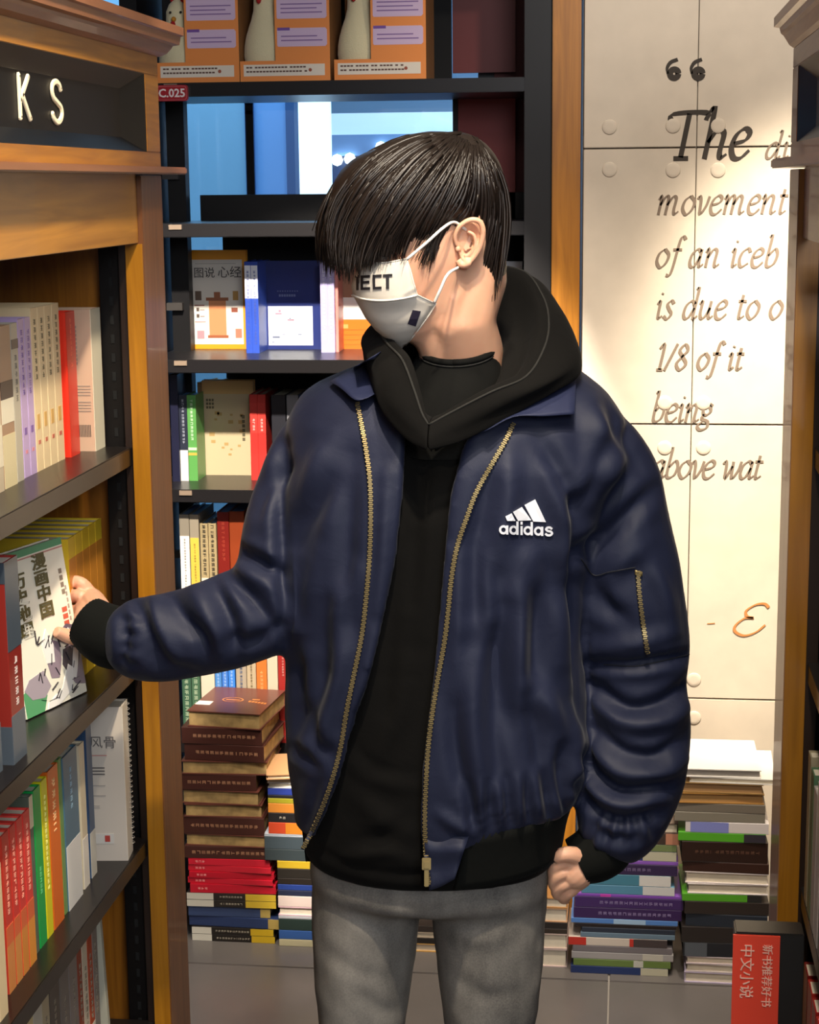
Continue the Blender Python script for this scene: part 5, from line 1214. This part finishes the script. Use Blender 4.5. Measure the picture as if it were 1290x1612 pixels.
fold(hd, [([(560, 1172), (580, 1196), (610, 1210), (655, 1216)], 4, -.004), ([(545, 1190), (575, 1222), (620, 1236), (665, 1240)], 10, .004), ([(580, 1062), (620, 1066), (690, 1062)], 3, -.003),
          ([(660, 700), (655, 820), (648, 950)], 12, -.006), ([(695, 720), (680, 850), (665, 1000)], 14, .006), ([(620, 900), (612, 1020), (600, 1120)], 14, -.006), ([(640, 1040), (630, 1120), (600, 1190)], 14, .006),
          ([(485, 1330), (560, 1365), (640, 1378), (720, 1368), (860, 1345)], 6, -.005), ([(540, 1350), (600, 1340), (640, 1352)], 10, .006), ([(560, 1250), (600, 1290), (650, 1310)], 16, .005), ([(640, 1290), (600, 1320), (560, 1325)], 12, -.005), ([(740, 1380), (780, 1362), (850, 1350)], 9, .005)])
hoodie = finish(hd, 'hoodie', black_c)
# hood: outer base, bulge, rim, lining
HO = [(674,692,2.206),(730,676,2.222),(800,640,2.25),(870,602,2.29),(913,574,2.35),(908,548,2.42),(884,506,2.49),(845,462,2.54),(760,460,2.58),(680,485,2.58),(610,520,2.52),(576,545,2.44),(578,562,2.36),(590,600,2.29),(604,634,2.25),(640,674,2.222),(673,692,2.206)]
HR = [(676,668,2.214),(715,644,2.224),(770,614,2.24),(821,590,2.275),(846,545,2.33),(853,505,2.38),(846,468,2.43),(818,430,2.48),(760,424,2.52),(690,450,2.52),(630,480,2.47),(604,508,2.40),(618,538,2.31),(643,565,2.26),(658,610,2.235),(667,648,2.22),(675,668,2.214)]
HN = [(682,655,2.24),(720,630,2.255),(765,595,2.275),(785,560,2.30),(792,522,2.34),(792,502,2.40),(775,490,2.44),(740,490,2.47),(700,500,2.47),(665,510,2.46),(645,520,2.43),(632,535,2.38),(640,552,2.33),(650,575,2.29),(659,600,2.265),(668,636,2.25),(681,655,2.24)]
k = 7
O_, R_, N_ = [[P3(*q) for q in smoothpath(c, k)] for c in (HO, HR, HN)]
cen = P3(715, 560, 2.38); rows = []
n = len(O_)
def row(f): rows.append([Vector(f(i)-PB) for i in range(n)])
outw = lambda i: (lambda v: v/(np.linalg.norm(v)+1e-9))((O_[i]+R_[i])/2-cen)
env = lambda i: min(1, 6*min(i, n-1-i)/n)
row(lambda i: O_[i]+np.array([0, 0, -.015])); row(lambda i: O_[i]); row(lambda i: O_[i]*.75+R_[i]*.25+outw(i)*.012*env(i)); row(lambda i: O_[i]*.5+R_[i]*.5+outw(i)*.015*env(i)); row(lambda i: O_[i]*.25+R_[i]*.75+outw(i)*.010*env(i))
row(lambda i: O_[i]*.12+R_[i]*.88+outw(i)*.006*env(i)); row(lambda i: O_[i]*.06+R_[i]*.94+outw(i)*.007*env(i)); row(lambda i: R_[i]+np.array([0, 0, .003])); row(lambda i: R_[i]*.93+N_[i]*.07-outw(i)*.003*env(i)); row(lambda i: R_[i]*.7+N_[i]*.3-np.array([0, -.004, .016])*env(i)); row(lambda i: R_[i]*.35+N_[i]*.65-np.array([0, -.004, .026])*env(i)); row(lambda i: N_[i]-np.array([0, 0, .02])*env(i)); row(lambda i: N_[i]+np.array([0, 0, -.05]))
hood = MB().loft(rows, cap=False, closed=False).build('hood', black_c, hoodie, smooth=True)
sm = hood.modifiers.new('t', 'SOLIDIFY'); sm.thickness = .003; sm.offset = 0
ss = hood.modifiers.new('s', 'SUBSURF'); ss.levels = 1; ss.render_levels = 1
MB().tube([rows[6][i]+Vector((0, -.0005, .001)) for i in range(0, n)], .0016, 6).build('hood_seam', mat('191815', .9), hoodie, smooth=True)
# --- T-shirt at the neck
rings = []
for y, l, r, b, yc in ((690, 600, 800, .09, 2.36), (650, 610, 800, .088, 2.36), (600, 640, 796, .084, 2.37), (568, 652, 788, .078, 2.375), (550, 660, 784, .072, 2.38), (544, 662, 782, .070, 2.38)):
    A_, B_ = P3(l, y, yc), P3(r, y, yc)
    rings.append([(*(np.array(sell((A_[0]+B_[0])/2, yc, (B_[0]-A_[0])/2, b, t, 2.1))-PB[:2]), (A_[2]+B_[2])/2-.016*cos(t)) for t in np.linspace(0, 2*pi, 40)[:-1]])
ts = MB().loft(rings, cap=False).build('t_shirt', cloth('0e0e0d', .9, .01, spec=.12), person, smooth=True)
MB().tube([Vector(p) for p in rings[-1]]+[Vector(rings[-1][0])], .0045, 8).build('collar', cloth('0f0f0e', .9, .01, spec=.12), ts, smooth=True)
MB().tube([Vector(p)+Vector((0, -.002, 0)) for p in rings[-2]]+[Vector(rings[-2][0])+Vector((0, -.002, 0))], .0012, 6).build('seam', mat('171716', .9), ts, smooth=True)

# --- jeans and shoes
def leg(pts): return tubepx(pts, 4, 24)
LEG_L = [(588, 1360, 2.40, 100), (578, 1420, 2.395, 96), (574, 1500, 2.39, 88), (570, 1580, 2.385, 78), (573, 1700, 2.39, 66), (575, 1850, 2.40, 60), (580, 2000, 2.42, 54)]
LEG_R = [(772, 1360, 2.40, 102), (770, 1420, 2.395, 100), (771, 1500, 2.39, 92), (772, 1580, 2.385, 83), (772, 1700, 2.39, 68), (775, 1850, 2.40, 62), (778, 2000, 2.42, 55)]
def legmb(L_):
    Q = smoothpath(L_, 4); rings = []
    for q in Q:
        c = P3(q[0], q[1], q[2]); r = q[3]/1215*q[2]/2.33
        rings.append([(c[0]+r*sin(t), c[1]-r*1.12*cos(t), c[2]) for t in np.linspace(0, 2*pi, 28)[:-1]])
    # go on to the ankle
    z0 = rings[-1][0][2]; c = np.array(rings[-1]).mean(0)
    for z, r in ((z0*.6, .045), (.07, .052), (.03, .056)): rings.append([(c[0]+r*sin(t), c[1]-r*1.1*cos(t), z) for t in np.linspace(0, 2*pi, 28)[:-1]])
    return MB().loft(rings), c
mL, cL = legmb(LEG_L); mR, cR = legmb(LEG_R)
rings = []
for y, l, r, b in ((1300, 500, 865, .11), (1350, 492, 868, .115), (1375, 492, 869, .118), (1394, 500, 864, .112), (1408, 530, 840, .09)):
    A_, B_ = P3(l, y, 2.395), P3(r, y, 2.395)
    rings.append([(*sell((A_[0]+B_[0])/2, 2.395, (B_[0]-A_[0])/2, b, t, 2.6), (A_[2]+B_[2])/2) for t in np.linspace(0, 2*pi, 48)[:-1]])
jn = remesh([mL, mR, MB().loft(rings)], .006, 5)
rumple(jn, .004, 10, (1, 1, .6), 40); rumple(jn, .002, 30, (1, 1, 1), 44)
fold(jn, [([(600, 1420), (640, 1428), (662, 1440)], 6, -.006), ([(720, 1425), (690, 1430), (664, 1440)], 6, -.006), ([(560, 1440), (600, 1460), (640, 1465)], 9, -.005), ([(665, 1400), (663, 1440)], 4, -.006), ([(850, 1420), (852, 1500), (840, 1612)], 3, .003),
          ([(700, 1460), (760, 1480), (800, 1470)], 12, .004), ([(520, 1500), (560, 1530), (600, 1540)], 10, -.004), ([(720, 1540), (770, 1570), (820, 1560)], 10, -.004), ([(560, 1560), (600, 1590), (630, 1590)], 9, -.004)])
dm = bpy.data.materials.new('m_denim'); dm.use_nodes = True; nt = dm.node_tree; b = nt.nodes['Principled BSDF']; b.inputs['Roughness'].default_value = .85
tc = nt.nodes.new('ShaderNodeTexCoord'); mp = nt.nodes.new('ShaderNodeMapping'); mp.inputs['Scale'].default_value = (1, 1, .45); n1 = nt.nodes.new('ShaderNodeTexNoise'); n1.inputs['Scale'].default_value = 13; n1.inputs['Detail'].default_value = 6
n2 = nt.nodes.new('ShaderNodeTexNoise'); n2.inputs['Scale'].default_value = 420; r = nt.nodes.new('ShaderNodeValToRGB'); r.color_ramp.elements[0].position = .35; r.color_ramp.elements[1].position = .68
r.color_ramp.elements[0].color = (*hexc('4c4946'), 1); r.color_ramp.elements[1].color = (*hexc('8b867e'), 1)
mx = nt.nodes.new('ShaderNodeMix'); mx.data_type = 'FLOAT'; mx.inputs[0].default_value = .22
nt.links.new(tc.outputs['Object'], mp.inputs[0]); nt.links.new(mp.outputs[0], n1.inputs['Vector']); nt.links.new(tc.outputs['Object'], n2.inputs['Vector'])
nt.links.new(n1.outputs['Fac'], mx.inputs[2]); nt.links.new(n2.outputs['Fac'], mx.inputs[3]); nt.links.new(mx.outputs[0], r.inputs[0]); nt.links.new(r.outputs[0], b.inputs['Base Color'])
jeans = finish(jn, 'jeans', dm)
for c in (cL, cR):
    m_ = MB(); rr = []
    for s in np.linspace(0, 1, 12):
        y = c[1]+.075-.27*s; wd = .046*(1-.25*abs(s-.55)*1.6)*(1 if s < .9 else .8); ht = [.075,.085,.09,.09,.085,.075,.066,.058,.05,.044,.036,.02][int(round(s*11))]
        rr.append([(c[0]+wd*sin(t)-PB[0], y-PB[1], max(.0, ht/2-ht/2*cos(t))) for t in np.linspace(0, 2*pi, 20)[:-1]])
    sh = m_.loft(rr).build('shoe', mat('22211f', .6), person, smooth=True)
    MB().box((c[0]-.047-PB[0], c[1]-.19-PB[1], 0), (c[0]+.047-PB[0], c[1]+.08-PB[1], .018)).build('sole', mat('d0ccc4', .7), sh, bevel=.006)
# --- head frame: f forward, l towards his left (camera side), u up; origin at the ear canal plane
ya, pa_ = radians(14), radians(13)          # turned away from pure profile towards the camera; nodding down
fh = -RT*cos(ya)-np.array([FW[0], FW[1], 0])*sin(ya); fh[2] = 0; fh /= np.linalg.norm(fh)
lh = np.cross(np.array([0, 0, 1.]), fh)     # his left
f_ = fh*cos(pa_)-np.array([0, 0, 1])*sin(pa_); u_ = np.cross(f_, lh); u_ = u_/np.linalg.norm(u_)
EAR = P3(718, 388, 2.285); HC = EAR-lh*.072   # head centre line at ear height
def HL(f, l, u): return HC+f_*f+lh*l+u_*u
def local_from_px(x, y, l):
    """f, u of the point of the plane at lateral l seen at image x, y"""
    d = ray(x, y); o = HC+lh*l; t = ((o-EYE) @ lh)/(d @ lh) if abs(d @ lh) > 1e-9 else 0; p = EYE+d*t-HC; return p @ f_, p @ u_
HS = [(-.118,.066,.030,.016),(-.112,.078,.015,.030),(-.100,.087,.0,.042),(-.085,.089,-.015,.051),(-.070,.090,-.03,.057),(-.050,.093,-.042,.062),(-.030,.096,-.055,.066),(-.010,.096,-.078,.070),
      (.010,.093,-.090,.072),(.035,.100,-.098,.074),(.060,.101,-.101,.075),(.085,.092,-.094,.071),(.105,.074,-.078,.060),(.122,.045,-.050,.040),(.130,.015,-.02,.015)]
rings = []
for u, ff, bb, wd in HS:
    rings.append([HL((ff+bb)/2+(ff-bb)/2*np.sign(cos(t))*abs(cos(t))**.9, wd*np.sign(sin(t))*abs(sin(t))**.85, u) for t in np.linspace(0, 2*pi, 40)[:-1]])
hmb = MB().loft(rings)
nose = MB(); nr = []
for u, f, w_ in ((.02,.098,.007),(.005,.104,.009),(-.012,.112,.011),(-.026,.119,.014),(-.036,.114,.015),(-.042,.100,.010)):
    nr.append([HL(.08+(f-.08)*max(0, cos(t)), w_*sin(t), u) for t in np.linspace(-pi, pi, 14)[:-1]])
nose.loft(nr)
lips = MB().ball(HL(.091, 0, -.062), (.008, .018, .005), 12); lips2 = MB().ball(HL(.089, 0, -.071), (.008, .016, .006), 12)
brow = MB(); 
for s in (-1, 1): brow.tube([HL(.099, s*.012, .030), HL(.098, s*.030, .036), HL(.088, s*.048, .030)], [.004, .006, .004], 8)
NECKT = P3(716, 430, 2.35); NECKB = P3(732, 600, 2.42)
neck = MB().tube([HL(-.030, 0, -.01), HL(-.022, 0, -.05), P3(716, 500, 2.352), P3(728, 550, 2.380), P3(733, 600, 2.405), P3(733, 660, 2.42)], [.054, .056, .055, .055, .058, .075], 24)
# muscle from behind the ear to the throat and collar bones
scm = MB().tube([HL(-.022, .046, -.03), P3(714, 470, 2.305), P3(706, 520, 2.309), P3(702, 556, 2.328), P3(700, 590, 2.35)], [.010, .011, .011, .010, .008], 10)
thr = MB().tube([HL(.030, 0, -.085), P3(676, 505, 2.335), P3(696, 545, 2.35), P3(704, 600, 2.37)], [.030, .033, .033, .034], 14)
def hip(): 
    rings = []
    for y, l, r, b in ((600, 600, 860, .05), (640, 530, 920, .08), (720, 520, 910, .10), (900, 520, 860, .105), (1050, 530, 850, .10), (1200, 515, 860, .105), (1400, 505, 860, .10)):
        A_, B_ = P3(l, y, 2.40), P3(r, y, 2.40); rings.append([(*sell((A_[0]+B_[0])/2, 2.40, (B_[0]-A_[0])/2, b, t), (A_[2]+B_[2])/2) for t in np.linspace(0, 2*pi, 32)[:-1]])
    return MB().loft(rings)
limbs = [tubepx([(520, 680, 2.40, 45), (470, 800, 2.37, 42), (440, 930, 2.34, 38), (315, 995, 2.33, 34), (190, 1003, 2.345, 27), (152, 988, 2.355, 21)]),
         tubepx([(915, 690, 2.42, 48), (965, 830, 2.42, 44), (1000, 1060, 2.43, 40), (985, 1230, 2.40, 34), (945, 1335, 2.385, 26), (918, 1360, 2.375, 25)]),
         tubepx([(590, 1360, 2.40, 80), (576, 1500, 2.39, 68), (573, 1700, 2.39, 54), (580, 2000, 2.42, 42)]), tubepx([(770, 1360, 2.40, 80), (769, 1500, 2.39, 70), (772, 1700, 2.39, 56), (778, 2000, 2.42, 42)]),
         MB().tube([P3(580, 1980, 2.42), (cL[0], cL[1], .06)], [.034, .03], 14), MB().tube([P3(778, 1980, 2.42), (cR[0], cR[1], .06)], [.034, .03], 14)]
body = remesh([hmb, nose, lips, lips2, brow, neck, scm, thr, hip()]+limbs, .0034, 14)
# finer pieces joined to the same body mesh: ears and hands
def ear(sgn, F_):
    m_ = []
    c = lambda a, b, o: F_(a, b, o)                     # a along forward, b up, o out from the head
    disc = MB(); rr = []
    for s, o in ((1.0, .000), (1.02, .004), (.95, .009), (.80, .006), (.55, .001), (.30, -.002), (.05, -.003)):
        rr.append([c(-.003+(.0165*s*cos(t))*(1 if b_ > 0 else .82), .004+.030*s*sin(t), o+.004*cos(t+2.6)*s) for t in np.linspace(0, 2*pi, 28)[:-1] for b_ in (sin(t),)])
    disc.loft(rr); m_.append(disc)
    helix = [(.012, .004, .005), (.015, .018, .008), (.009, .031, .012), (-.004, .036, .015), (-.016, .030, .017), (-.0205, .015, .017), (-.018, -.004, .014), (-.011, -.018, .010), (-.002, -.026, .007), (.005, -.026, .005), (.010, -.018, .003)]
    H_ = smoothpath(helix, 5); m_.append(MB().tube([c(*q) for q in H_], [.0026+.0012*sin(pi*i/len(H_)) + (.0016 if i > .75*len(H_) else 0) for i in range(len(H_))], 10))
    anti = [(-.002, .020, .008), (-.010, .012, .011), (-.012, -.002, .011), (-.006, -.013, .008), (.002, -.015, .006)]
    A__ = smoothpath(anti, 5); m_.append(MB().tube([c(*q) for q in A__], .0026, 8))
    m_.append(MB().ball(c(.010, -.002, .005), .0042, 10)); m_.append(MB().ball(c(-.001, -.024, .005), (.0075, .006, .0085), 12))
    return remesh(m_, .0009, 5)
Fn = lambda a, b, o: tuple(HL(a-.012-.20*b, .0700+o*.95, b*.86-.002))
Fm = lambda a, b, o: tuple(HL(a-.012-.20*b, -(.0700+o*.95), b*.86-.002))
E1, E2 = ear(1, Fn), ear(-1, Fm)
def chain(pts, rad, n=12):
    Q = smoothpath([(*p, r) for p, r in zip(pts, rad)], 4); return MB().tube([Vector(q[:3]) for q in Q], [q[3] for q in Q], n)
def px3(l): return [P3(*q) for q in l]
def cov(px, py, off):
    """point seen at px, py lying off metres in front of the cover of the book he holds"""
    o, xn, zn, n = HB[:4]; o = np.array(o); nn = np.array(xn.cross(zn)); nn = nn/np.linalg.norm(nn); nn = nn if nn[0] > 0 else -nn
    d = ray(px, py); q = o+nn*off; return EYE+d*((q-EYE) @ nn)/(d @ nn)
def cv(l): return [cov(*q) for q in l]
def handL():
    w0 = P3(172, 1000, 2.350)
    parts = [chain([w0, P3(155, 985, 2.356), cov(143, 965, .0), cov(133, 955, -.004)], [.022, .026, .027, .016], 16),
             chain([P3(160, 970, 2.36), cov(143, 945, -.006), cov(133, 938, -.010)], [.020, .019, .013]), chain([P3(160, 998, 2.35), cov(144, 990, .002), cov(133, 984, -.006)], [.020, .019, .012])]
    for pts in ([(145, 940, -.008), (130, 920, -.012), (114, 916, -.026), (100, 928, -.031), (84, 942, -.031)], [(141, 951, -.004), (126, 938, -.008), (111, 940, -.026), (95, 952, -.032), (78, 960, -.032)],
                [(140, 966, -.004), (126, 961, -.010), (112, 964, -.028), (97, 972, -.033), (82, 976, -.033)], [(140, 981, -.006), (127, 980, -.014), (114, 984, -.029), (100, 990, -.033), (90, 992, -.033)]):
        parts.append(chain(cv(pts), [.0115, .0100, .0092, .0085, .0070]))
    parts.append(chain(cv([(152, 994, .020), (136, 1003, .028), (117, 1004, .023), (101, 999, .014), (88, 994, .0095)]), [.015, .0122, .0110, .0098, .0078]))
    return remesh(parts, .0016, 5)
def handR():
    parts = [chain(px3([(938, 1345, 2.382), (918, 1360, 2.372), (903, 1374, 2.366), (892, 1383, 2.366)]), [.024, .026, .026, .018], 16),
             chain(px3([(925, 1352, 2.37), (905, 1360, 2.36), (893, 1366, 2.36)]), [.018, .018, .014]), chain(px3([(925, 1368, 2.375), (910, 1384, 2.37), (900, 1394, 2.37)]), [.018, .017, .013])]
    for pts in ([(902, 1360, 2.360), (888, 1358, 2.350), (876, 1364, 2.350), (872, 1376, 2.358), (878, 1384, 2.366)], [(900, 1371, 2.358), (886, 1374, 2.350), (875, 1382, 2.352), (873, 1393, 2.360), (880, 1399, 2.368)],
                [(903, 1383, 2.362), (890, 1390, 2.354), (879, 1398, 2.358), (878, 1407, 2.366), (885, 1410, 2.374)], [(908, 1392, 2.368), (898, 1402, 2.364), (889, 1409, 2.368), (888, 1414, 2.376), (894, 1415, 2.382)]):
        parts.append(chain(px3(pts), [.0110, .0102, .0096, .0088, .0072]))
    parts.append(chain(px3([(914, 1350, 2.358), (898, 1345, 2.346), (884, 1346, 2.342), (874, 1352, 2.344)]), [.014, .0118, .0105, .0078]))
    return remesh(parts, .0016, 5)
H1, H2 = handL(), handR()
bm = bmesh.new()
for me_ in (body, E1, E2, H1, H2): bm.from_mesh(me_)
bme = bpy.data.meshes.new('body'); bm.to_mesh(bme); bm.free()
skin = bpy.data.materials.new('m_skin'); skin.use_nodes = True; nt = skin.node_tree; b = nt.nodes['Principled BSDF']
b.inputs['Roughness'].default_value = .5; b.inputs['Subsurface Weight'].default_value = .25; b.inputs['Subsurface Radius'].default_value = (1, .35, .2); b.inputs['Subsurface Scale'].default_value = .006
tc = nt.nodes.new('ShaderNodeTexCoord'); n1 = nt.nodes.new('ShaderNodeTexNoise'); n1.inputs['Scale'].default_value = 30; r = nt.nodes.new('ShaderNodeValToRGB')
r.color_ramp.elements[0].color = (*hexc('d39a7c'), 1); r.color_ramp.elements[1].color = (*hexc('e3b394'), 1)
nt.links.new(tc.outputs['Object'], n1.inputs['Vector']); nt.links.new(n1.outputs['Fac'], r.inputs[0]); nt.links.new(r.outputs[0], b.inputs['Base Color'])
bo = finish(bme, 'body', skin)
for s in (-1, 1):
    e = MB().ball(HL(.083, s*.030, .012)-PB, .012, 16).build('eye', mat('efe9e2', .2), person, smooth=True)
    MB().ball(HL(.0925, s*.030, .010)-PB, (.0035, .0055, .0055), 12).build('iris', mat('1c120c', .15), e, smooth=True)

# --- face mask
rows_ = [((572, 412), (640, 407), .060), ((560, 432), (646, 424), .064), ((555, 449), (651, 443), .066), ((557, 464), (657, 464), .067), ((566, 481), (687, 478), .060), ((576, 500), (676, 496), .054), ((592, 520), (663, 514), .044), ((612, 537), (650, 531), .028), ((633, 549), (639, 544), .008)]
mg = []
for (c, e, le) in rows_:
    fc, uc = local_from_px(*c, 0.0); fe, ue = local_from_px(*e, le); line = []
    for a in np.linspace(-pi/2, pi/2, 33):
        line.append(Vector(HL(fe+(fc-fe)*cos(a)**.85 if cos(a) > 1e-6 else fe, le*sin(a), uc+(ue-uc)*abs(sin(a))**1.3)-PB))
    mg.append(line)
def dens(g, k=3):
    out = []
    for i in range(len(g)-1):
        for t in range(k):
            s = t/k; out.append([g[i][j].lerp(g[i+1][j], s) for j in range(len(g[0]))])
    out.append(g[-1]); return out
gd = dens(mg, 3)
maskm = mat('cfc7bb', .75, noise=.03, scale=60, bump=.15)
mk = MB().loft(gd, cap=False, closed=False).build('face_mask', maskm, person, smooth=True)
so = mk.modifiers.new('t', 'SOLIDIFY'); so.thickness = .0018
mtree = bvh(mk.data, PB)
fl = [mg[3][j]+(mg[3][j]-Vector(HC-PB)).normalized()*.0012 for j in range(33)]
MB().tube(fl, .0013, 6).build('fold_line', mat('f0eae0', .7), mk, smooth=True)
fl = [mg[0][j] for j in range(33)]; MB().tube(fl, .0010, 6).build('edge_seam', mat('e8e0d4', .7), mk, smooth=True)
fl = [mg[i][32] for i in range(9)]; MB().tube(fl, .0010, 6).build('edge_seam', mat('e8e0d4', .7), mk, smooth=True)
inkm = mat('1c1a20', .6)
tp = []
def seg(x0, y0, x1, y1): 
    # slightly rising line of lettering
    f = lambda x, y: (x, y-(x-560)*.05)
    tp.append([f(x0, y0), f(x1, y0), f(x1, y1), f(x0, y1)])
seg(559, 433, 566, 437); seg(561, 437, 565, 457)
for a, b_, c_, d_ in ((568, 434, 572, 457), (572, 434, 583, 438), (572, 443, 582, 447), (572, 453, 583, 457), (587, 434, 591, 457), (591, 434, 601, 438), (591, 453, 601, 457), (603, 434, 618, 438), (608, 438, 613, 457)): seg(a, b_, c_, d_)
decal(tp, mtree, 'lettering', inkm, mk, .001, default=2.25)
decal([[(650, 488), (663, 490), (655, 514), (642, 510)]], mtree, 'logo_patch', mat('2a2438', .6), mk, .001, default=2.25)
loop1 = [Vector(P3(640, 409, 2.235)-PB), Vector(P3(672, 382, 2.238)-PB), Vector(P3(699, 358, 2.250)-PB), Vector(P3(716, 350, 2.275)-PB), Vector(P3(734, 362, 2.29)-PB)]
MB().tube([Vector(q) for q in smoothpath(loop1, 6)], .0019, 8).build('ear_loop', mat('efe9e2', .8), mk, smooth=True)
loop2 = [Vector(P3(684, 477, 2.245)-PB), Vector(P3(694, 455, 2.240)-PB), Vector(P3(705, 432, 2.245)-PB), Vector(P3(722, 421, 2.285)-PB)]
MB().tube([Vector(q) for q in smoothpath(loop2, 6)], .0019, 8).build('ear_loop', mat('efe9e2', .8), mk, smooth=True)

# --- hair
def eb(px, py, l, rf, rl, ru, rot=0):
    f, u = local_from_px(px, py, l); c = HL(f, l, u); M = Matrix(((f_[0], lh[0], u_[0]), (f_[1], lh[1], u_[1]), (f_[2], lh[2], u_[2])))
    if rot: M = M @ Matrix.Rotation(radians(rot), 3, 'Y')
    return MB().ball(c, (rf, rl, ru), 28, M)
cap = [eb(672, 306, 0, .104, .084, .080), eb(640, 318, 0, .100, .082, .072, -20), eb(722, 292, 0, .060, .076, .070), eb(752, 350, 0, .036, .062, .066), eb(757, 402, 0, .031, .052, .056, 0), eb(684, 385, .058, .010, .012, .030, 10), eb(684, 385, -.058, .010, .012, .030, 10),
       eb(585, 335, 0, .052, .066, .062, -20), eb(560, 358, 0, .032, .055, .048), eb(600, 365, .02, .030, .046, .036), eb(600, 365, -.02, .030, .046, .036)]
cm_ = remesh(cap, .0035, 10)
# clear the ears
V = coords(cm_); ctr = np.array(HL(-.012, .075, -.004)); 
for sg in (1, -1):
    ctr = np.array(HL(-.014, sg*.078, -.006)); d = V-ctr; rad = np.sqrt((d @ f_/.024)**2+(d @ u_/.036)**2+(d @ lh/.03)**2); k = rad < 1
    V[k] -= np.outer((1-rad[k])*.03*sg, lh)
setco(cm_, V)
hm = bpy.data.materials.new('m_hair'); hm.use_nodes = True; b = hm.node_tree.nodes['Principled BSDF']
b.inputs['Base Color'].default_value = (*hexc('1f1713'), 1); b.inputs['Roughness'].default_value = .42; b.inputs['Specular IOR Level'].default_value = .45
ctree = bvh(cm_)
hair = finish(cm_, 'hair', hm)
GU = [[(690,211),(640,213),(580,244),(536,292),(513,345),(519,412)], [(698,212),(650,224),(592,264),(550,318),(526,375),(530,438)], [(705,214),(662,236),(612,284),(574,342),(552,392),(552,440)],
      [(712,218),(675,248),(632,298),(600,350),(580,392),(578,424)], [(720,222),(692,256),(655,304),(626,352),(606,388),(600,416)], [(728,226),(708,264),(680,308),(654,350),(636,382),(628,410)],
      [(735,230),(722,270),(702,312),(682,346),(664,378),(650,404)], [(741,234),(734,274),(718,312),(702,344),(688,378),(678,428)], [(745,236),(742,278),(732,314),(720,334),(706,344),(694,352)],
      [(750,238),(752,282),(748,318),(742,338),(738,352),(742,372)], [(754,236),(762,284),(764,330),(756,372),(750,412),(756,452)], [(758,234),(774,284),(778,338),(770,388),(762,434),(768,474)], [(756,226),(786,278),(793,336),(786,392),(779,436),(776,466)], [(750,220),(788,270),(797,335),(791,390),(784,430),(781,455)]]
rnd = random.Random(11)
GS = [np.array(smoothpath(g, 4)) for g in GU]
HM = MB()
def strand(P, w0, n=4):
    k = len(P); rings = []; prev = None
    for i in range(k):
        t = (P[min(i+1, k-1)]-P[max(i-1, 0)]).normalized()
        if prev is None: prev = Vector(-FW)
        a = t.cross(prev).normalized(); b = a.cross(t); s = i/(k-1); w_ = w0*(.55+.45*min(1, s*5))*(1 if s < .55 else max(.08, 1-(s-.55)/.45))
        rings.append([P[i]+a*w_, P[i]+b*w_*.45, P[i]-a*w_, P[i]-b*w_*.45])
    HM.loft(rings)
sag = Vector(lh)
for q in range(2100):
    g = rnd.random()*(len(GS)-1); i = int(g); s = g-i; path = GS[i]*(1-s)+GS[i+1]*s
    lo = rnd.random()**1.5*.55 if rnd.random() < .5 else -.10; hi = 1-(rnd.random()**2)*.3
    n0 = len(path); idx = np.linspace(lo*(n0-1), hi*(n0-1), 12); ext = path[0]-(path[3]-path[0])*.9; path = np.vstack([[ext+(path[0]-ext)*e for e in (0, .5)], path]); idx = idx+2; n0 += 2; pp = np.stack([np.interp(idx, range(n0), path[:, 0]), np.interp(idx, range(n0), path[:, 1])], 1)
    clump = sin(g*9.0+.6)*4+sin(g*23)*2; wob = rnd.uniform(-6, 6); t_ = np.linspace(0, 1, 12)
    pp[:, 0] += 3.5*np.sin(t_*5.5+g*1.7)*t_; pp[:, 0] += (wob+clump)*np.sin(t_*pi*.9)*.8+rnd.uniform(-2, 2)+rnd.gauss(0, 3)*t_**3; pp[:, 1] += wob*.5*t_+rnd.gauss(0, 5)*t_**4
    P = []; dpt = None; off = rnd.uniform(.0005, .0050)+.002*sin(g*9+.6)
    for j, (x, y) in enumerate(pp):
        h = hit(ctree, x, y)
        d = Vector(ray(x, y)); dn = d.normalized()
        if h is None and dpt is None: continue
        if h is None or (dpt is not None and (h[0]-Vector(EYE)).dot(Vector(FW))-dpt > .02):
            p = Vector(EYE)+d*dpt
        else:
            p = h[0]-dn*off; dpt = (p-Vector(EYE)).dot(Vector(FW))
        P.append(p)
    if len(P) < 6: continue
    for _ in range(2): P = [P[0]]+[(P[j-1]+2*P[j]+P[j+1])/4 for j in range(1, len(P)-1)]+[P[-1]]
    w0 = rnd.choice((.0010, .0014, .0020, .0030))
    strand([p-Vector(PB) for p in P], w0)
    if q % 2 == 0:      # the same lock on the far side of the head
        strand([p-sag*(2*(p-Vector(HC)).dot(sag))-Vector(PB) for p in P], w0*1.3)
HM.build('lock', hm, hair, smooth=True)['kind'] = 'stuff'
for o in bpy.data.objects:
    if o.type == 'MESH' and o.name.split('.')[0] in ('print', 'slot', 'barcode', 'zipper_teeth'): o['kind'] = 'stuff'
